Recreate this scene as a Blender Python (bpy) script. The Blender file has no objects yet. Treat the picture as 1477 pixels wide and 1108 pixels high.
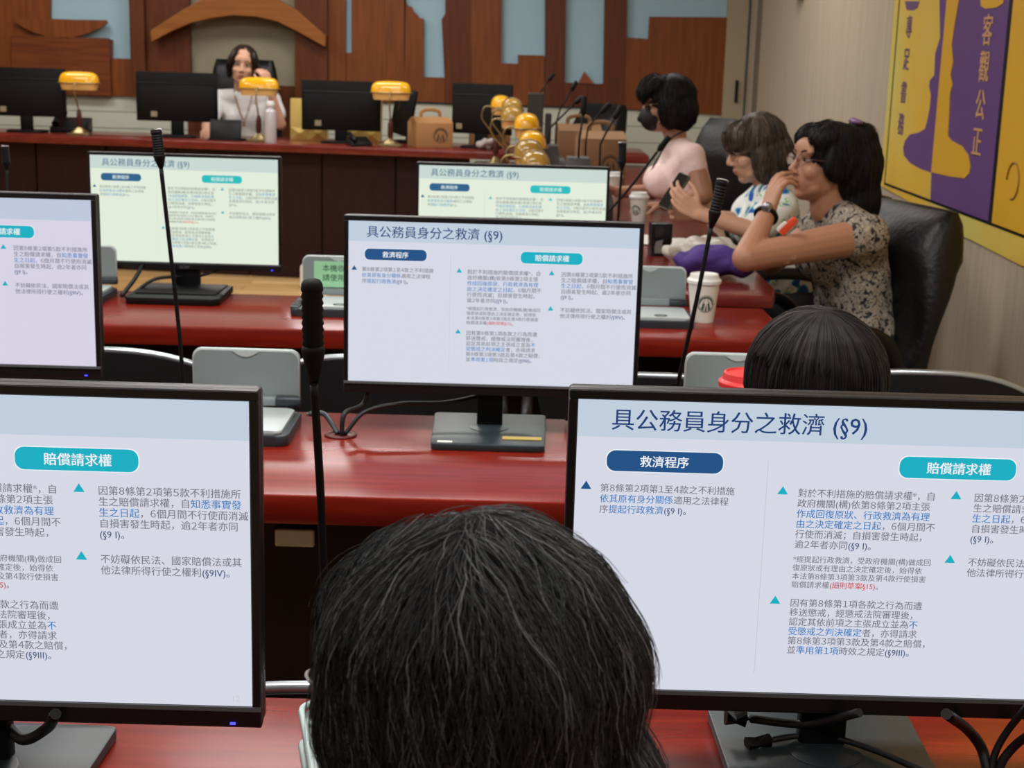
import bpy, bmesh, math, random
from mathutils import Vector, Matrix, Euler
from mathutils.bvhtree import BVHTree
from mathutils import noise as mnoise
random.seed(7)
S = bpy.context.scene
COL = S.collection
PI = math.pi

# ------------------------------------------------------------------ camera
FPX, PITCH, ROLL, EYE = 2135.0, math.radians(12.54), math.radians(1.6), Vector((0, 0, 1.43))
cd = bpy.data.cameras.new('camera')
cam = bpy.data.objects.new('camera', cd)
COL.objects.link(cam)
CAMROT = Matrix.Rotation(PI / 2 - PITCH, 3, 'X') @ Matrix.Rotation(ROLL, 3, 'Z')
cam.matrix_world = Matrix.Translation(EYE) @ CAMROT.to_4x4()
cd.sensor_width = 36
cd.lens = 36 * FPX / 1477
cd.clip_start = .05
cd.dof.use_dof = True
cd.dof.focus_distance = 1.5
cd.dof.aperture_fstop = 17
S.camera = cam

# ------------------------------------------------------------------ world, lights, exposure
w = bpy.data.worlds.new('room_air')
S.world = w
w.use_nodes = True
w.node_tree.nodes['Background'].inputs[0].default_value = (.6, .65, .7, 1)
w.node_tree.nodes['Background'].inputs[1].default_value = .15
S.view_settings.view_transform = 'Standard'
S.view_settings.look = 'None'
S.view_settings.exposure = 0
S.view_settings.gamma = 1


def area(x, y, z, sx, sy, e, col=(1, .97, .93)):
    l = bpy.data.lights.new('ceiling_light', 'AREA')
    l.shape = 'RECTANGLE'
    l.size, l.size_y, l.energy, l.color = sx, sy, e, col
    o = bpy.data.objects.new('ceiling_light', l)
    o.location = (x, y, z)
    COL.objects.link(o)


# fluorescent ceiling panels of the room
for (x, y, e) in [(-2.6, -.6, 5), (-.6, -.6, 5), (.9, -.6, 4),
                  (-2.6, 1.9, 13), (-.6, 1.9, 14), (.9, 2.0, 9),
                  (-2.6, 4.4, 11), (-.6, 4.4, 11),
                  (-3.2, 7.0, 10), (-1.0, 7.0, 11), (.6, 8.0, 8),
                  (-3.2, 9.3, 9), (-1.2, 9.3, 9)]:
    area(x, y, 2.86, 1.2, .5, e * (2.7 if y < 5 else 3.0), (1, .99, .97))


# ------------------------------------------------------------------ helpers
def ray(u, v):
    return CAMROT @ Vector(((u - 738.5) / FPX, -(v - 554) / FPX, -1))


def at(u, v, Y):
    "point of the plane y = Y seen at a pixel of the photograph"
    d = ray(u, v)
    return EYE + d * (Y / d.y)


def atz(u, v, z):
    d = ray(u, v)
    return EYE + d * ((z - EYE.z) / d.z)


def V(*a):
    return Vector(a[0]) if len(a) == 1 else Vector(a)


def lin(c):
    def f(x):
        x /= 255
        return x / 12.92 if x <= .04045 else ((x + .055) / 1.055) ** 2.4
    return (f(c[0]), f(c[1]), f(c[2]), 1)


def mat(name, col, rough=.5, metal=0, spec=.5, emit=None, es=1, coat=0, alpha=1, trans=0, ior=1.45, bump=None, sheen=0):
    m = bpy.data.materials.new(name)
    m.use_nodes = True
    nt = m.node_tree
    b = nt.nodes['Principled BSDF']
    b.inputs['Base Color'].default_value = lin(col)
    b.inputs['Roughness'].default_value = rough
    b.inputs['Metallic'].default_value = metal
    b.inputs['Specular IOR Level'].default_value = spec
    b.inputs['Coat Weight'].default_value = coat
    b.inputs['Coat Roughness'].default_value = .12
    b.inputs['Alpha'].default_value = alpha
    b.inputs['Transmission Weight'].default_value = trans
    b.inputs['IOR'].default_value = ior
    if emit:
        b.inputs['Emission Color'].default_value = lin(emit)
        b.inputs['Emission Strength'].default_value = es
    if bump:
        sc, st = bump
        tc = nt.nodes.new('ShaderNodeTexCoord')
        n = nt.nodes.new('ShaderNodeTexNoise')
        n.inputs['Scale'].default_value = sc
        n.inputs['Detail'].default_value = 4
        bp = nt.nodes.new('ShaderNodeBump')
        bp.inputs['Strength'].default_value = st
        bp.inputs['Distance'].default_value = .01
        nt.links.new(tc.outputs['Object'], n.inputs['Vector'])
        nt.links.new(n.outputs['Fac'], bp.inputs['Height'])
        nt.links.new(bp.outputs['Normal'], b.inputs['Normal'])
    return m


def grain(name, c1, c2, scale, nscale=6, rough=.4, coat=0, detail=6, bump=0, ramp=(.3, .7), coord='Object', c3=None):
    "streaky material: noise stretched by scale (x, y, z)"
    m = mat(name, c1, rough, coat=coat, spec=.32)
    nt = m.node_tree
    b = nt.nodes['Principled BSDF']
    tc = nt.nodes.new('ShaderNodeTexCoord')
    mp = nt.nodes.new('ShaderNodeMapping')
    mp.inputs['Scale'].default_value = scale
    n = nt.nodes.new('ShaderNodeTexNoise')
    n.inputs['Scale'].default_value = nscale
    n.inputs['Detail'].default_value = detail
    r = nt.nodes.new('ShaderNodeValToRGB')
    r.color_ramp.elements[0].position, r.color_ramp.elements[1].position = ramp
    r.color_ramp.elements[0].color, r.color_ramp.elements[1].color = lin(c1), lin(c2)
    if c3:
        e = r.color_ramp.elements.new(sum(ramp) / 2)
        e.color = lin(c3)
    L = nt.links.new
    L(tc.outputs[coord], mp.inputs[0])
    L(mp.outputs[0], n.inputs['Vector'])
    L(n.outputs['Fac'], r.inputs[0])
    L(r.outputs[0], b.inputs['Base Color'])
    if bump:
        bp = nt.nodes.new('ShaderNodeBump')
        bp.inputs['Strength'].default_value = bump
        bp.inputs['Distance'].default_value = .01
        L(n.outputs['Fac'], bp.inputs['Height'])
        L(bp.outputs['Normal'], b.inputs['Normal'])
    return m


def link(name, data, parent=None):
    o = bpy.data.objects.new(name, data)
    COL.objects.link(o)
    if parent:
        o.parent = parent
    return o


def tag(o, label=None, cat=None, group=None, kind=None):
    if label: o['label'] = label
    if cat: o['category'] = cat
    if group: o['group'] = group
    if kind: o['kind'] = kind
    return o


def empty(name, loc, rz=0, label=None, cat=None, group=None):
    o = link(name, None)
    o.empty_display_size = .05
    o.location = loc
    o.rotation_euler.z = rz
    return tag(o, label, cat, group)


def out(bm, name, mats, parent=None, world=False, smooth=None, kind=None):
    "link a bmesh as one mesh object; world=True: coordinates are world ones although parented"
    if world and parent:
        bmesh.ops.translate(bm, verts=bm.verts, vec=-parent.location)
    me = bpy.data.meshes.new(name)
    bm.normal_update()
    bm.to_mesh(me)
    bm.free()
    for m in (mats if isinstance(mats, (list, tuple)) else [mats]):
        me.materials.append(m)
    if smooth is not None:
        shade(me, smooth)
    o = link(name, me, parent)
    if kind: o['kind'] = kind
    return o


def shade(me, ang=40):
    for p in me.polygons:
        p.use_smooth = True
    if ang < 180:
        me.set_sharp_from_angle(angle=math.radians(ang))


def copy_tree(o, parent=None):
    c = o.copy()
    COL.objects.link(c)
    if parent: c.parent = parent
    for ch in list(o.children):
        copy_tree(ch, c)
    return c


def NB():
    return bmesh.new()


def merge(dst, src, mi=0, M=None):
    "append bmesh src to dst"
    if M: src.transform(M)
    mp = {}
    for v in src.verts:
        mp[v] = dst.verts.new(v.co)
    for f in src.faces:
        try:
            g = dst.faces.new([mp[v] for v in f.verts])
            g.material_index = mi if mi is not None else f.material_index
            g.smooth = f.smooth
        except ValueError:
            pass
    src.free()


def box(bm, c, s, bev=0, seg=2, mi=0, M=None, rot=None):
    b = NB()
    bmesh.ops.create_cube(b, size=1)
    b.transform(Matrix.Diagonal((s[0], s[1], s[2], 1)))
    if bev:
        bmesh.ops.bevel(b, geom=list(b.edges), offset=bev, segments=seg, profile=.5, affect='EDGES')
    T = Matrix.Translation(c)
    if rot: T = T @ Euler(rot).to_matrix().to_4x4()
    merge(bm, b, mi, (M @ T) if M else T)


def rbox(bm, c, s, r, axis='y', bev=0, seg=6, mi=0, M=None, rot=None):
    "box with the four edges along one axis rounded by r (and all others slightly by bev)"
    ia = 'xyz'.index(axis)
    i1, i2 = [(1, 2), (2, 0), (0, 1)][ia]
    h1, h2 = s[i1] / 2, s[i2] / 2
    pts = []
    for (sx, sy, a0) in ((1, 1, 0), (-1, 1, 90), (-1, -1, 180), (1, -1, 270)):
        for k in range(seg + 1):
            a = math.radians(a0 + 90 * k / seg)
            pts.append((sx * (h1 - r) + r * math.cos(a), sy * (h2 - r) + r * math.sin(a)))
    b = NB()
    ring = []
    for e in (-.5, .5):
        rr = []
        for p in pts:
            co = [0, 0, 0]
            co[ia], co[i1], co[i2] = e * s[ia], p[0], p[1]
            rr.append(b.verts.new(co))
        ring.append(rr)
    n = len(pts)
    for k in range(n):
        b.faces.new([ring[0][k], ring[0][(k + 1) % n], ring[1][(k + 1) % n], ring[1][k]])
    f0 = b.faces.new(ring[0][::-1])
    f1 = b.faces.new(ring[1])
    if bev:
        ed = list(f0.edges) + list(f1.edges)
        bmesh.ops.bevel(b, geom=ed, offset=bev, segments=2, profile=.5, affect='EDGES')
    T = Matrix.Translation(c)
    if rot: T = T @ Euler(rot).to_matrix().to_4x4()
    merge(bm, b, mi, (M @ T) if M else T)


def prism(bm, pts, d, mi=0, bev=0):
    "closed polygon of 3-D points swept by vector d"
    b = NB()
    d = V(d)
    a = [b.verts.new(p) for p in pts]
    c = [b.verts.new(V(p) + d) for p in pts]
    n = len(pts)
    b.faces.new(a)
    b.faces.new(c[::-1])
    for k in range(n):
        b.faces.new([a[(k + 1) % n], a[k], c[k], c[(k + 1) % n]])
    bmesh.ops.recalc_face_normals(b, faces=b.faces)
    if bev:
        bmesh.ops.bevel(b, geom=list(b.edges), offset=bev, segments=2, profile=.5, affect='EDGES')
    bmesh.ops.triangulate(b, faces=[f for f in b.faces if len(f.verts) > 4])
    merge(bm, b, mi)


def frame_of(t):
    t = t.normalized()
    up = V(0, 0, 1) if abs(t.z) < .95 else V(0, 1, 0)
    x = t.cross(up).normalized()
    return x, x.cross(t).normalized()


def tube(bm, pts, r, n=10, mi=0, flat=1):
    "round bar through points; r a number or one radius per point"
    pts = [V(p) for p in pts]
    R = r if isinstance(r, (list, tuple)) else [r] * len(pts)
    rings = []
    px = None
    for i, p in enumerate(pts):
        t = (pts[min(i + 1, len(pts) - 1)] - pts[max(i - 1, 0)])
        if t.length < 1e-9: t = V(0, 0, 1)
        t.normalize()
        if px is None:
            x, y = frame_of(t)
        else:
            x = (px - t * px.dot(t))
            x = x.normalized() if x.length > 1e-6 else frame_of(t)[0]
            y = t.cross(x)
        px = x
        rings.append([bm.verts.new(p + (x * math.cos(2 * PI * k / n) + y * flat * math.sin(2 * PI * k / n)) * R[i]) for k in range(n)])
    for a, b in zip(rings, rings[1:]):
        for k in range(n):
            f = bm.faces.new([a[k], a[(k + 1) % n], b[(k + 1) % n], b[k]])
            f.material_index = mi
            f.smooth = True
    bm.faces.new(rings[0][::-1]).material_index = mi
    bm.faces.new(rings[-1]).material_index = mi


def spline(pts, k=8):
    "Catmull-Rom through points"
    P = [V(p) for p in pts]
    P = [P[0] * 2 - P[1]] + P + [P[-1] * 2 - P[-2]]
    o = []
    for i in range(1, len(P) - 2):
        for j in range(k):
            t = j / k
            a, b, c, d = P[i - 1], P[i], P[i + 1], P[i + 2]
            o.append(.5 * (2 * b + (c - a) * t + (2 * a - 5 * b + 4 * c - d) * t * t + (3 * b - a - 3 * c + d) * t ** 3))
    o.append(P[-2])
    return o


def lathe(bm, prof, n=32, M=None, mi=0):
    "turn (radius, z) profile round z"
    b = NB()
    rings = []
    for r, z in prof:
        if r < 1e-6:
            rings.append([b.verts.new((0, 0, z))])
        else:
            rings.append([b.verts.new((r * math.cos(2 * PI * k / n), r * math.sin(2 * PI * k / n), z)) for k in range(n)])
    for a, c in zip(rings, rings[1:]):
        for k in range(n):
            q = [a[k % len(a)], a[(k + 1) % len(a)], c[(k + 1) % len(c)], c[k % len(c)]]
            q2 = []
            for v in q:
                if v not in q2: q2.append(v)
            if len(q2) > 2: b.faces.new(q2).smooth = True
    for rg, rev in ((rings[0], True), (rings[-1], False)):
        if len(rg) > 1: b.faces.new(rg[::-1] if rev else rg)
    bmesh.ops.recalc_face_normals(b, faces=b.faces)
    merge(bm, b, mi, M)


def loft(bm, rings, mi=0, cap=True):
    R = [[bm.verts.new(p) for p in r] for r in rings]
    n = len(R[0])
    for a, b in zip(R, R[1:]):
        for k in range(n):
            f = bm.faces.new([a[k], a[(k + 1) % n], b[(k + 1) % n], b[k]])
            f.material_index = mi
            f.smooth = True
    if cap:
        bm.faces.new(R[0][::-1]).material_index = mi
        bm.faces.new(R[-1]).material_index = mi


def sell(w, d, n=24, e=.45):
    "superellipse outline"
    o = []
    for k in range(n):
        a = 2 * PI * k / n
        c, s = math.cos(a), math.sin(a)
        o.append((w * math.copysign(abs(c) ** e, c), d * math.copysign(abs(s) ** e, s)))
    return o


def ell(bm, c, r, rot=None, n=16, mi=0, M=None):
    b = NB()
    bmesh.ops.create_uvsphere(b, u_segments=n, v_segments=max(8, n * 2 // 3), radius=1)
    for f in b.faces: f.smooth = True
    T = Matrix.Translation(c)
    if rot: T = T @ Euler(rot).to_matrix().to_4x4()
    T = T @ Matrix.Diagonal((r[0], r[1], r[2], 1)) if isinstance(r, (tuple, list)) else T @ Matrix.Scale(r, 4)
    merge(bm, b, mi, (M @ T) if M else T)


def cap(bm, p0, r0, p1, r1, n=14, M=None):
    "tapered limb with round ends"
    p0, p1 = V(p0), V(p1)
    if M: p0, p1 = M @ p0, M @ p1
    t = p1 - p0
    if t.length < 1e-6: t = V(0, 0, 1e-4)
    u = t.normalized()
    P, R = [], []
    for k in range(5):
        a = PI / 2 * k / 5
        P.append(p0 - u * r0 * math.cos(a)); R.append(max(r0 * math.sin(a), 1e-4))
    P.append(p0); R.append(r0)
    P.append(p1); R.append(r1)
    for k in range(1, 6):
        a = PI / 2 * k / 5
        P.append(p1 + u * r1 * math.sin(a)); R.append(max(r1 * math.cos(a), 1e-4))
    x, y = frame_of(u)
    rings = [[bm.verts.new(p + (x * math.cos(2 * PI * k / n) + y * math.sin(2 * PI * k / n)) * r) for k in range(n)] for p, r in zip(P, R)]
    for a, b in zip(rings, rings[1:]):
        for k in range(n):
            bm.faces.new([a[k], a[(k + 1) % n], b[(k + 1) % n], b[k]])
    bm.faces.new(rings[0][::-1])
    bm.faces.new(rings[-1])


def fuse(bm, name, mats, parent=None, voxel=.006, it=4, world=True, disp=None, factor=.5):
    "union of the shapes in bm as one continuous skin"
    o = out(bm, name, mats, parent, world)
    md = o.modifiers.new('r', 'REMESH')
    md.mode = 'VOXEL'
    md.voxel_size = voxel
    sm = o.modifiers.new('s', 'SMOOTH')
    sm.factor, sm.iterations = factor, it
    WORK.collection.objects.link(o)
    vl = WORK.view_layers[0]
    vl.update()
    me = bpy.data.meshes.new_from_object(o.evaluated_get(vl.depsgraph))
    WORK.collection.objects.unlink(o)
    me.name = name
    o.modifiers.clear()
    old = o.data
    o.data = me
    bpy.data.meshes.remove(old)
    if disp:
        amp, sc = disp
        nr = [v.normal.copy() for v in me.vertices]
        for v, q in zip(me.vertices, nr):
            v.co += q * (amp * mnoise.noise(v.co * sc))
    if not me.materials:
        for m in (mats if isinstance(mats, (list, tuple)) else [mats]): me.materials.append(m)
    for p in me.polygons: p.use_smooth = True
    return o


WORK = bpy.data.scenes.new('workshop')      # evaluates one shape at a time; removed at the end


# text -------------------------------------------------------------
def text_mesh(segs, width=None, size=None, bold=0):
    "segs: [(text, material index), ...] on one line -> mesh laid in x/y, starting at 0; width fits it"
    cu = bpy.data.curves.new('t', 'FONT')
    body = ''.join(s for s, _ in segs)
    # digits among the characters are the wide ones, drawn closer to their neighbours
    wide = [i for i, ch in enumerate(body) if ch.isdigit() and ('\u3000' < body[i - 1:i] or '\u3000' < body[i + 1:i + 2]) and body[i - 1:i] != '§']
    cu.body = ''.join(chr(ord(ch) + 0xFEE0) if i in wide else ch for i, ch in enumerate(body))
    cu.size = 1
    cu.resolution_u = 2
    cu.offset = bold
    for k in range(max(m for _, m in segs) + 1):
        cu.materials.append(None)
    i = 0
    for s, m in segs:
        for ch in s:
            cu.body_format[i].material_index = m
            cu.body_format[i].kerning = -7 * ((i in wide) + (i + 1 in wide))
            i += 1
    o = bpy.data.objects.new('t', cu)
    WORK.collection.objects.link(o)
    vl = WORK.view_layers[0]
    vl.update()
    me = bpy.data.meshes.new_from_object(o.evaluated_get(vl.depsgraph))
    bpy.data.objects.remove(o)
    xs = [v.co.x for v in me.vertices]
    k = size if size else width / (max(xs) - 0)
    me.transform(Matrix.Scale(k, 4))
    me['k'] = k
    return me


def add_text(bm, segs, M, width=None, size=None, bold=0, center=False, remap=None):
    "bold: thickens the strokes by laying the line three times, bold (em) apart"
    me = text_mesh(segs, width, size, 0)
    k = me['k']
    if center:
        xs = [v.co.x for v in me.vertices]; ys = [v.co.y for v in me.vertices]
        me.transform(Matrix.Translation((-(min(xs) + max(xs)) / 2, -(min(ys) + max(ys)) / 2, 0)))
    for dx, dy in (((0, 0),) if not bold else ((-1, 0), (1, 0), (0, .6))):
        b = NB()
        b.from_mesh(me)
        if remap is not None:
            for f in b.faces: f.material_index = remap
        merge(bm, b, None, M @ Matrix.Translation((dx * bold * k, dy * bold * k, dy * .00005)))
    bpy.data.meshes.remove(me)
    return k


# ------------------------------------------------------------------ materials
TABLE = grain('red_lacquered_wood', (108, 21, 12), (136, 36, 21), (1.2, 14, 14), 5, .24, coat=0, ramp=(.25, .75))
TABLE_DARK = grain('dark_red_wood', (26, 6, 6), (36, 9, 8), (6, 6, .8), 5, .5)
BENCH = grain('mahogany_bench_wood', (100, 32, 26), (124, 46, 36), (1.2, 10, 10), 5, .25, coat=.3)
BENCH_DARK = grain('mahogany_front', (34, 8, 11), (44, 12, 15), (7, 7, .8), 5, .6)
PANEL = grain('brown_panel_wood', (112, 58, 24), (136, 74, 33), (9, 9, .7), 4, .45)
PANEL_DARK = grain('dark_panel_wood', (86, 42, 19), (106, 54, 26), (9, 9, .7), 4, .45)
PANEL_ARCH = grain('arch_wood', (138, 82, 32), (156, 96, 42), (.8, 9, 9), 4, .45)
SKY = mat('pale_blue_wall_paint', (164, 198, 212), .7)
CREAM = mat('niche_paint', (146, 138, 116), .8)
BLACK = mat('black_plastic', (14, 14, 16), .4, spec=.35)
MATTE = mat('black_matt_plastic', (10, 10, 11), .6, spec=.25)
BEZEL = mat('monitor_bezel', (15, 16, 19), .38)
STRIP = mat('grey_bezel_strip', (92, 98, 102), .35)
BASEM = mat('dark_satin_base', (42, 52, 55), .36)
LEATHER = mat('black_leather', (13, 13, 15), .42, spec=.4, bump=(60, .25))
MESHF = mat('black_mesh_fabric', (14, 14, 17), .7)
SILVER = mat('silver_trim', (186, 194, 200), .3, .85)
CHROME = mat('chrome', (200, 200, 204), .15, 1)
GREY = mat('grey_plastic', (134, 146, 148), .45)
GREYL = mat('pale_grey_plastic', (186, 196, 196), .4)
GREYD = mat('slate_plastic', (46, 54, 60), .4)
BRASS = mat('aged_brass', (150, 132, 92), .3, .8)
AMBER = mat('amber_glass', (240, 176, 24), .15, coat=.3)
OLIVE = mat('olive_amber_glass', (168, 132, 58), .15, coat=.3)
PALE = mat('pale_amber_glass', (222, 176, 110), .25, coat=.3)
WHITE = mat('white_paper', (232, 230, 224), .6)
WHITEP = mat('white_plastic', (226, 226, 222), .35)
KRAFT = grain('kraft_card', (168, 122, 78), (180, 134, 88), (30, 30, 30), 5, .8)
GOLD = mat('gold_paper', (206, 176, 96), .35, .35)
GREENLOGO = mat('green_ink', (22, 70, 52), .6)
DARKLOGO = mat('dark_brown_ink', (70, 58, 40), .7)
RED = mat('red_plastic', (214, 52, 52), .4)
CABLE = mat('black_rubber_cable', (22, 22, 24), .5)
LED = mat('blue_power_led', (20, 20, 120), .5, emit=(60, 60, 255), es=3)


# ================================================================== the setting
def brick(name, c1, c2, cm, bw, bh, mortar, rough, axes, coat=0):
    m = mat(name, c1, rough, coat=coat)
    nt = m.node_tree
    L = nt.links.new
    tc = nt.nodes.new('ShaderNodeTexCoord')
    sp = nt.nodes.new('ShaderNodeSeparateXYZ')
    cb = nt.nodes.new('ShaderNodeCombineXYZ')
    br = nt.nodes.new('ShaderNodeTexBrick')
    br.inputs['Color1'].default_value, br.inputs['Color2'].default_value, br.inputs['Mortar'].default_value = lin(c1), lin(c2), lin(cm)
    br.inputs['Scale'].default_value = 1
    br.inputs['Mortar Size'].default_value = mortar
    br.inputs['Brick Width'].default_value = bw
    br.inputs['Row Height'].default_value = bh
    L(tc.outputs['Object'], sp.inputs[0])
    L(sp.outputs[axes[0]], cb.inputs[0])
    L(sp.outputs[axes[1]], cb.inputs[1])
    L(cb.outputs[0], br.inputs['Vector'])
    L(br.outputs['Color'], nt.nodes['Principled BSDF'].inputs['Base Color'])
    return m


FLOORM = brick('laminate_floor', (222, 184, 126), (190, 148, 92), (140, 104, 62), 1.1, .13, .003, .35, (0, 1), .2)
TILEM = brick('pale_wall_tile', (206, 208, 192), (200, 202, 186), (140, 142, 130), 60, .118, .004, .45, (0, 2))
WALLR = grain('striped_wallpaper', (172, 158, 138), (188, 175, 154), (1, 14, .25), 4, .85, detail=5, ramp=(.3, .7))
PLAIN = mat('plain_wall_paint', (186, 180, 166), .85)
CEIL = mat('ceiling_paint', (200, 198, 192), .9)

XR, YB, ZC = 1.64, 11.0, 2.9


def wall(name, c, s, m):
    b = NB()
    box(b, c, s)
    return tag(out(b, name, m), kind='structure')


wall('floor', (-2.4, 4, -.05), (8.4, 14.4, .1), FLOORM)
wall('ceiling', (-2.4, 4, ZC + .05), (8.4, 14.4, .1), CEIL)
wall('wall_right', (XR + .05, 4, ZC / 2), (.1, 14.2, ZC), WALLR)
wall('wall_left', (-6.35, 4, ZC / 2), (.1, 14.2, ZC), PLAIN)
wall('wall_front', (-2.4, -3.05, ZC / 2), (8.2, .1, ZC), PLAIN)
wall('wall_back', (-2.4, YB + .05, ZC / 2), (8.2, .1, ZC), SKY)
b = NB()
box(b, (-2.38, YB - .012, .53), (7.9, .024, 1.06))
tag(out(b, 'baseboard_back', TILEM), kind='structure')
# niche wall behind the chairwoman's seat
b = NB()
p0, p1 = at(272, 132, YB), at(432, 0, YB)
box(b, ((p0.x + p1.x) / 2, YB - .006, (1.16 + ZC) / 2), (p1.x - p0.x, .012, ZC - 1.16))
tag(out(b, 'trim_1', CREAM), kind='structure')
b = NB()
box(b, ((p0.x + p1.x) / 2, YB - .02, .58), (p1.x - p0.x, .05, 1.17))
tag(out(b, 'trim_2', PANEL_DARK), kind='structure')
# door in the right corner
b = NB()
box(b, (1.545, YB - .03, 1.1), (.15, .06, 2.2))
d = tag(out(b, 'door_1', mat('door_beige', (172, 158, 130), .6)), kind='structure')
b = NB()
box(b, at(1062, 132, YB - .07), (.02, .03, .16), .004)
out(b, 'door_handle', BLACK, d)
b = NB()
box(b, (1.632, YB - .5, 1.1), (.014, .12, 2.2))
tag(out(b, 'trim_3', mat('corner_trim_grey', (120, 110, 92), .6)), kind='structure')

YP = YB - .05


def poly(bm, px, Y=YP, d=.04, bev=0):
    prism(bm, [at(u, v, Y) for u, v in px], (0, d, 0), bev=bev)


TOP = -240
# left relief with the boat
rl = empty('wall_relief', (-3.3, YP, 1.05), 0, 'brown wooden wall relief with a boat shape above the left monitors', 'wall relief')
b = NB()
poly(b, [(-330, TOP), (72, TOP), (72, 27), (100, 28), (100, 54), (161, 57), (161, 84), (192, 85), (192, 139), (-330, 122)])
out(b, 'back_board', PANEL, rl, True)
b = NB()
hull = [(22, 27)] + [(22 + 132 * k / 12, 27 + 27 * math.sin(PI * (.04 + .92 * k / 12)) ** .8 + 2 * k / 12) for k in range(13)] + [(152, 29)]
poly(b, hull, YP - .045, .043)
out(b, 'boat_hull', PANEL, rl, True)
b = NB()
poly(b, [(16, 51), (157, 55), (160, 139), (16, 134)], YP - .045, .043, .004)
out(b, 'quay_block', grain('relief_planks', (100, 48, 22), (126, 66, 32), (.8, 9, 9), 4, .45), rl, True)
# pillars and arch of the niche
def pillar(u0, u1, m1, um, m2, label):
    r = empty('wooden_pillar', at((u0 + u1) / 2, 135, YP), 0, label, 'pillar')
    b = NB()
    a, c = at(u0, 60, YP), at(um, 60, YP)
    box(b, ((a.x + c.x) / 2, YP - .02, 2.0 - .02), (c.x - a.x, .1, 1.84))
    out(b, 'pillar_face', m1, r, True)
    b = NB()
    a, c = at(um, 60, YP), at(u1, 60, YP)
    box(b, ((a.x + c.x) / 2, YP + .01, 2.0 - .02), (c.x - a.x - .002, .06, 1.84))
    out(b, 'pillar_return', m2, r, True)


pillar(191, 275, PANEL_DARK, 212, PANEL_DARK, 'broad dark wooden pillar left of the seated chairwoman')
pillar(427, 499, PANEL_DARK, 474, PANEL, 'broad dark wooden pillar right of the seated chairwoman')
b = NB()
up = [(217, 44), (262, 15), (300, -6), (345, -16), (390, -8), (430, 16), (470, 52)]
lo = [(469, 68), (430, 46), (400, 31), (370, 24), (335, 22), (305, 26), (275, 33), (245, 46), (218, 61)]
poly(b, up + lo, YP - .16, .085, .004)
tag(out(b, 'wooden_arch', PANEL_ARCH), 'brown wooden roof shaped arch above the seated chairwoman', 'arch')
# right relief: skyline cut-outs
rr = empty('wall_relief', (.1, YP, 1.05), 0, 'brown wooden wall relief with city skyline cut-outs behind the masked woman', 'wall relief')
boards = [
    ([(507, TOP), (530, TOP), (530, 146), (499, 145), (499, 76), (507, 76)], PANEL),
    ([(530, TOP), (583, TOP), (583, 148), (530, 147)], PANEL),
    ([(583, TOP), (588, TOP), (583, -2), (588, 8), (594, 10), (597, 17), (602, 21), (605, 26), (611, 27), (611, 111), (641, 112), (641, 148), (583, 146)], PANEL),
    ([(646, TOP), (680, TOP), (680, 150), (641, 149), (641, 112), (637, 28), (642, 20), (642, 0)], PANEL_DARK),
    ([(680, TOP), (724, TOP), (723, 91), (747, 92), (747, 79), (785, 80), (785, 153), (680, 150)], PANEL),
    ([(786, TOP), (819, TOP), (815, 119), (834, 120), (843, 103), (857, 121), (870, 121), (876, TOP), (908, TOP), (904, 54), (902, 156), (786, 153)], PANEL_DARK),
    ([(904, 54), (935, 56), (937, 24), (1050, 25), (1047, 166), (902, 157)], PANEL),
]
for px, m in boards:
    b = NB()
    poly(b, px)
    out(b, 'board', m, rr, True)
b = NB()
poly(b, [(834, 120), (843, 103), (857, 121)], YP - .012, .012)
out(b, 'pyramid', mat('reddish_wood', (140, 66, 36), .5), rr, True)

b = NB()
box(b, at(1208, -12, 9.0) + V(-.1, 0, .05), (.34, .2, .18), .01)
tag(out(b, 'wall_speaker', mat('wall_speaker_grey', (60, 52, 44), .6)), 'dark loudspeaker box high on the right wall', 'speaker')


# ------------------------------------------------------------------ tables
def desk(name, x0, x1, yf, yb, ztop, thick, label, rc=.05, top=TABLE, dark=TABLE_DARK, skew=0):
    r = empty(name, ((x0 + x1) / 2, yb - .06, 0), 0, label, 'desk')
    b = NB()
    n = 8
    pts = [(x0, yb, ztop - thick), (x0, yf, ztop - thick)]
    pts += [(x1 - rc + rc * math.sin(PI / 2 * k / n), yf + skew + rc - rc * math.cos(PI / 2 * k / n), ztop - thick) for k in range(n + 1)]
    pts += [(x1, yb, ztop - thick)]
    prism(b, pts, (0, 0, thick), bev=.008)
    out(b, 'desktop', top, r, True, smooth=30)
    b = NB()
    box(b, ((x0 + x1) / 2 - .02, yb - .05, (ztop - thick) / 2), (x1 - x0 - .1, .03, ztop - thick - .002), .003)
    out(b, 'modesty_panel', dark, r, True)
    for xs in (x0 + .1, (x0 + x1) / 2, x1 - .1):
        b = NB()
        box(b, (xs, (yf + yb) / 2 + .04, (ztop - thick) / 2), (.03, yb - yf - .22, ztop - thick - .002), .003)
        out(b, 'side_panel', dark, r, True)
    return r


deskA = desk('long_desk', -3.2, 1.25, .925, 1.482, .75, .05, 'front row red lacquered desk under the two largest screens')
deskB = desk('long_desk', -3.2, 1.2, 2.215, 2.765, .75, .05, 'middle row red lacquered desk under the fully visible screen')
deskC = desk('long_desk', -3.2, .705, 3.565, 4.135, .75, .05, 'third row red lacquered desk with paper cup at its right end', skew=.07)

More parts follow.
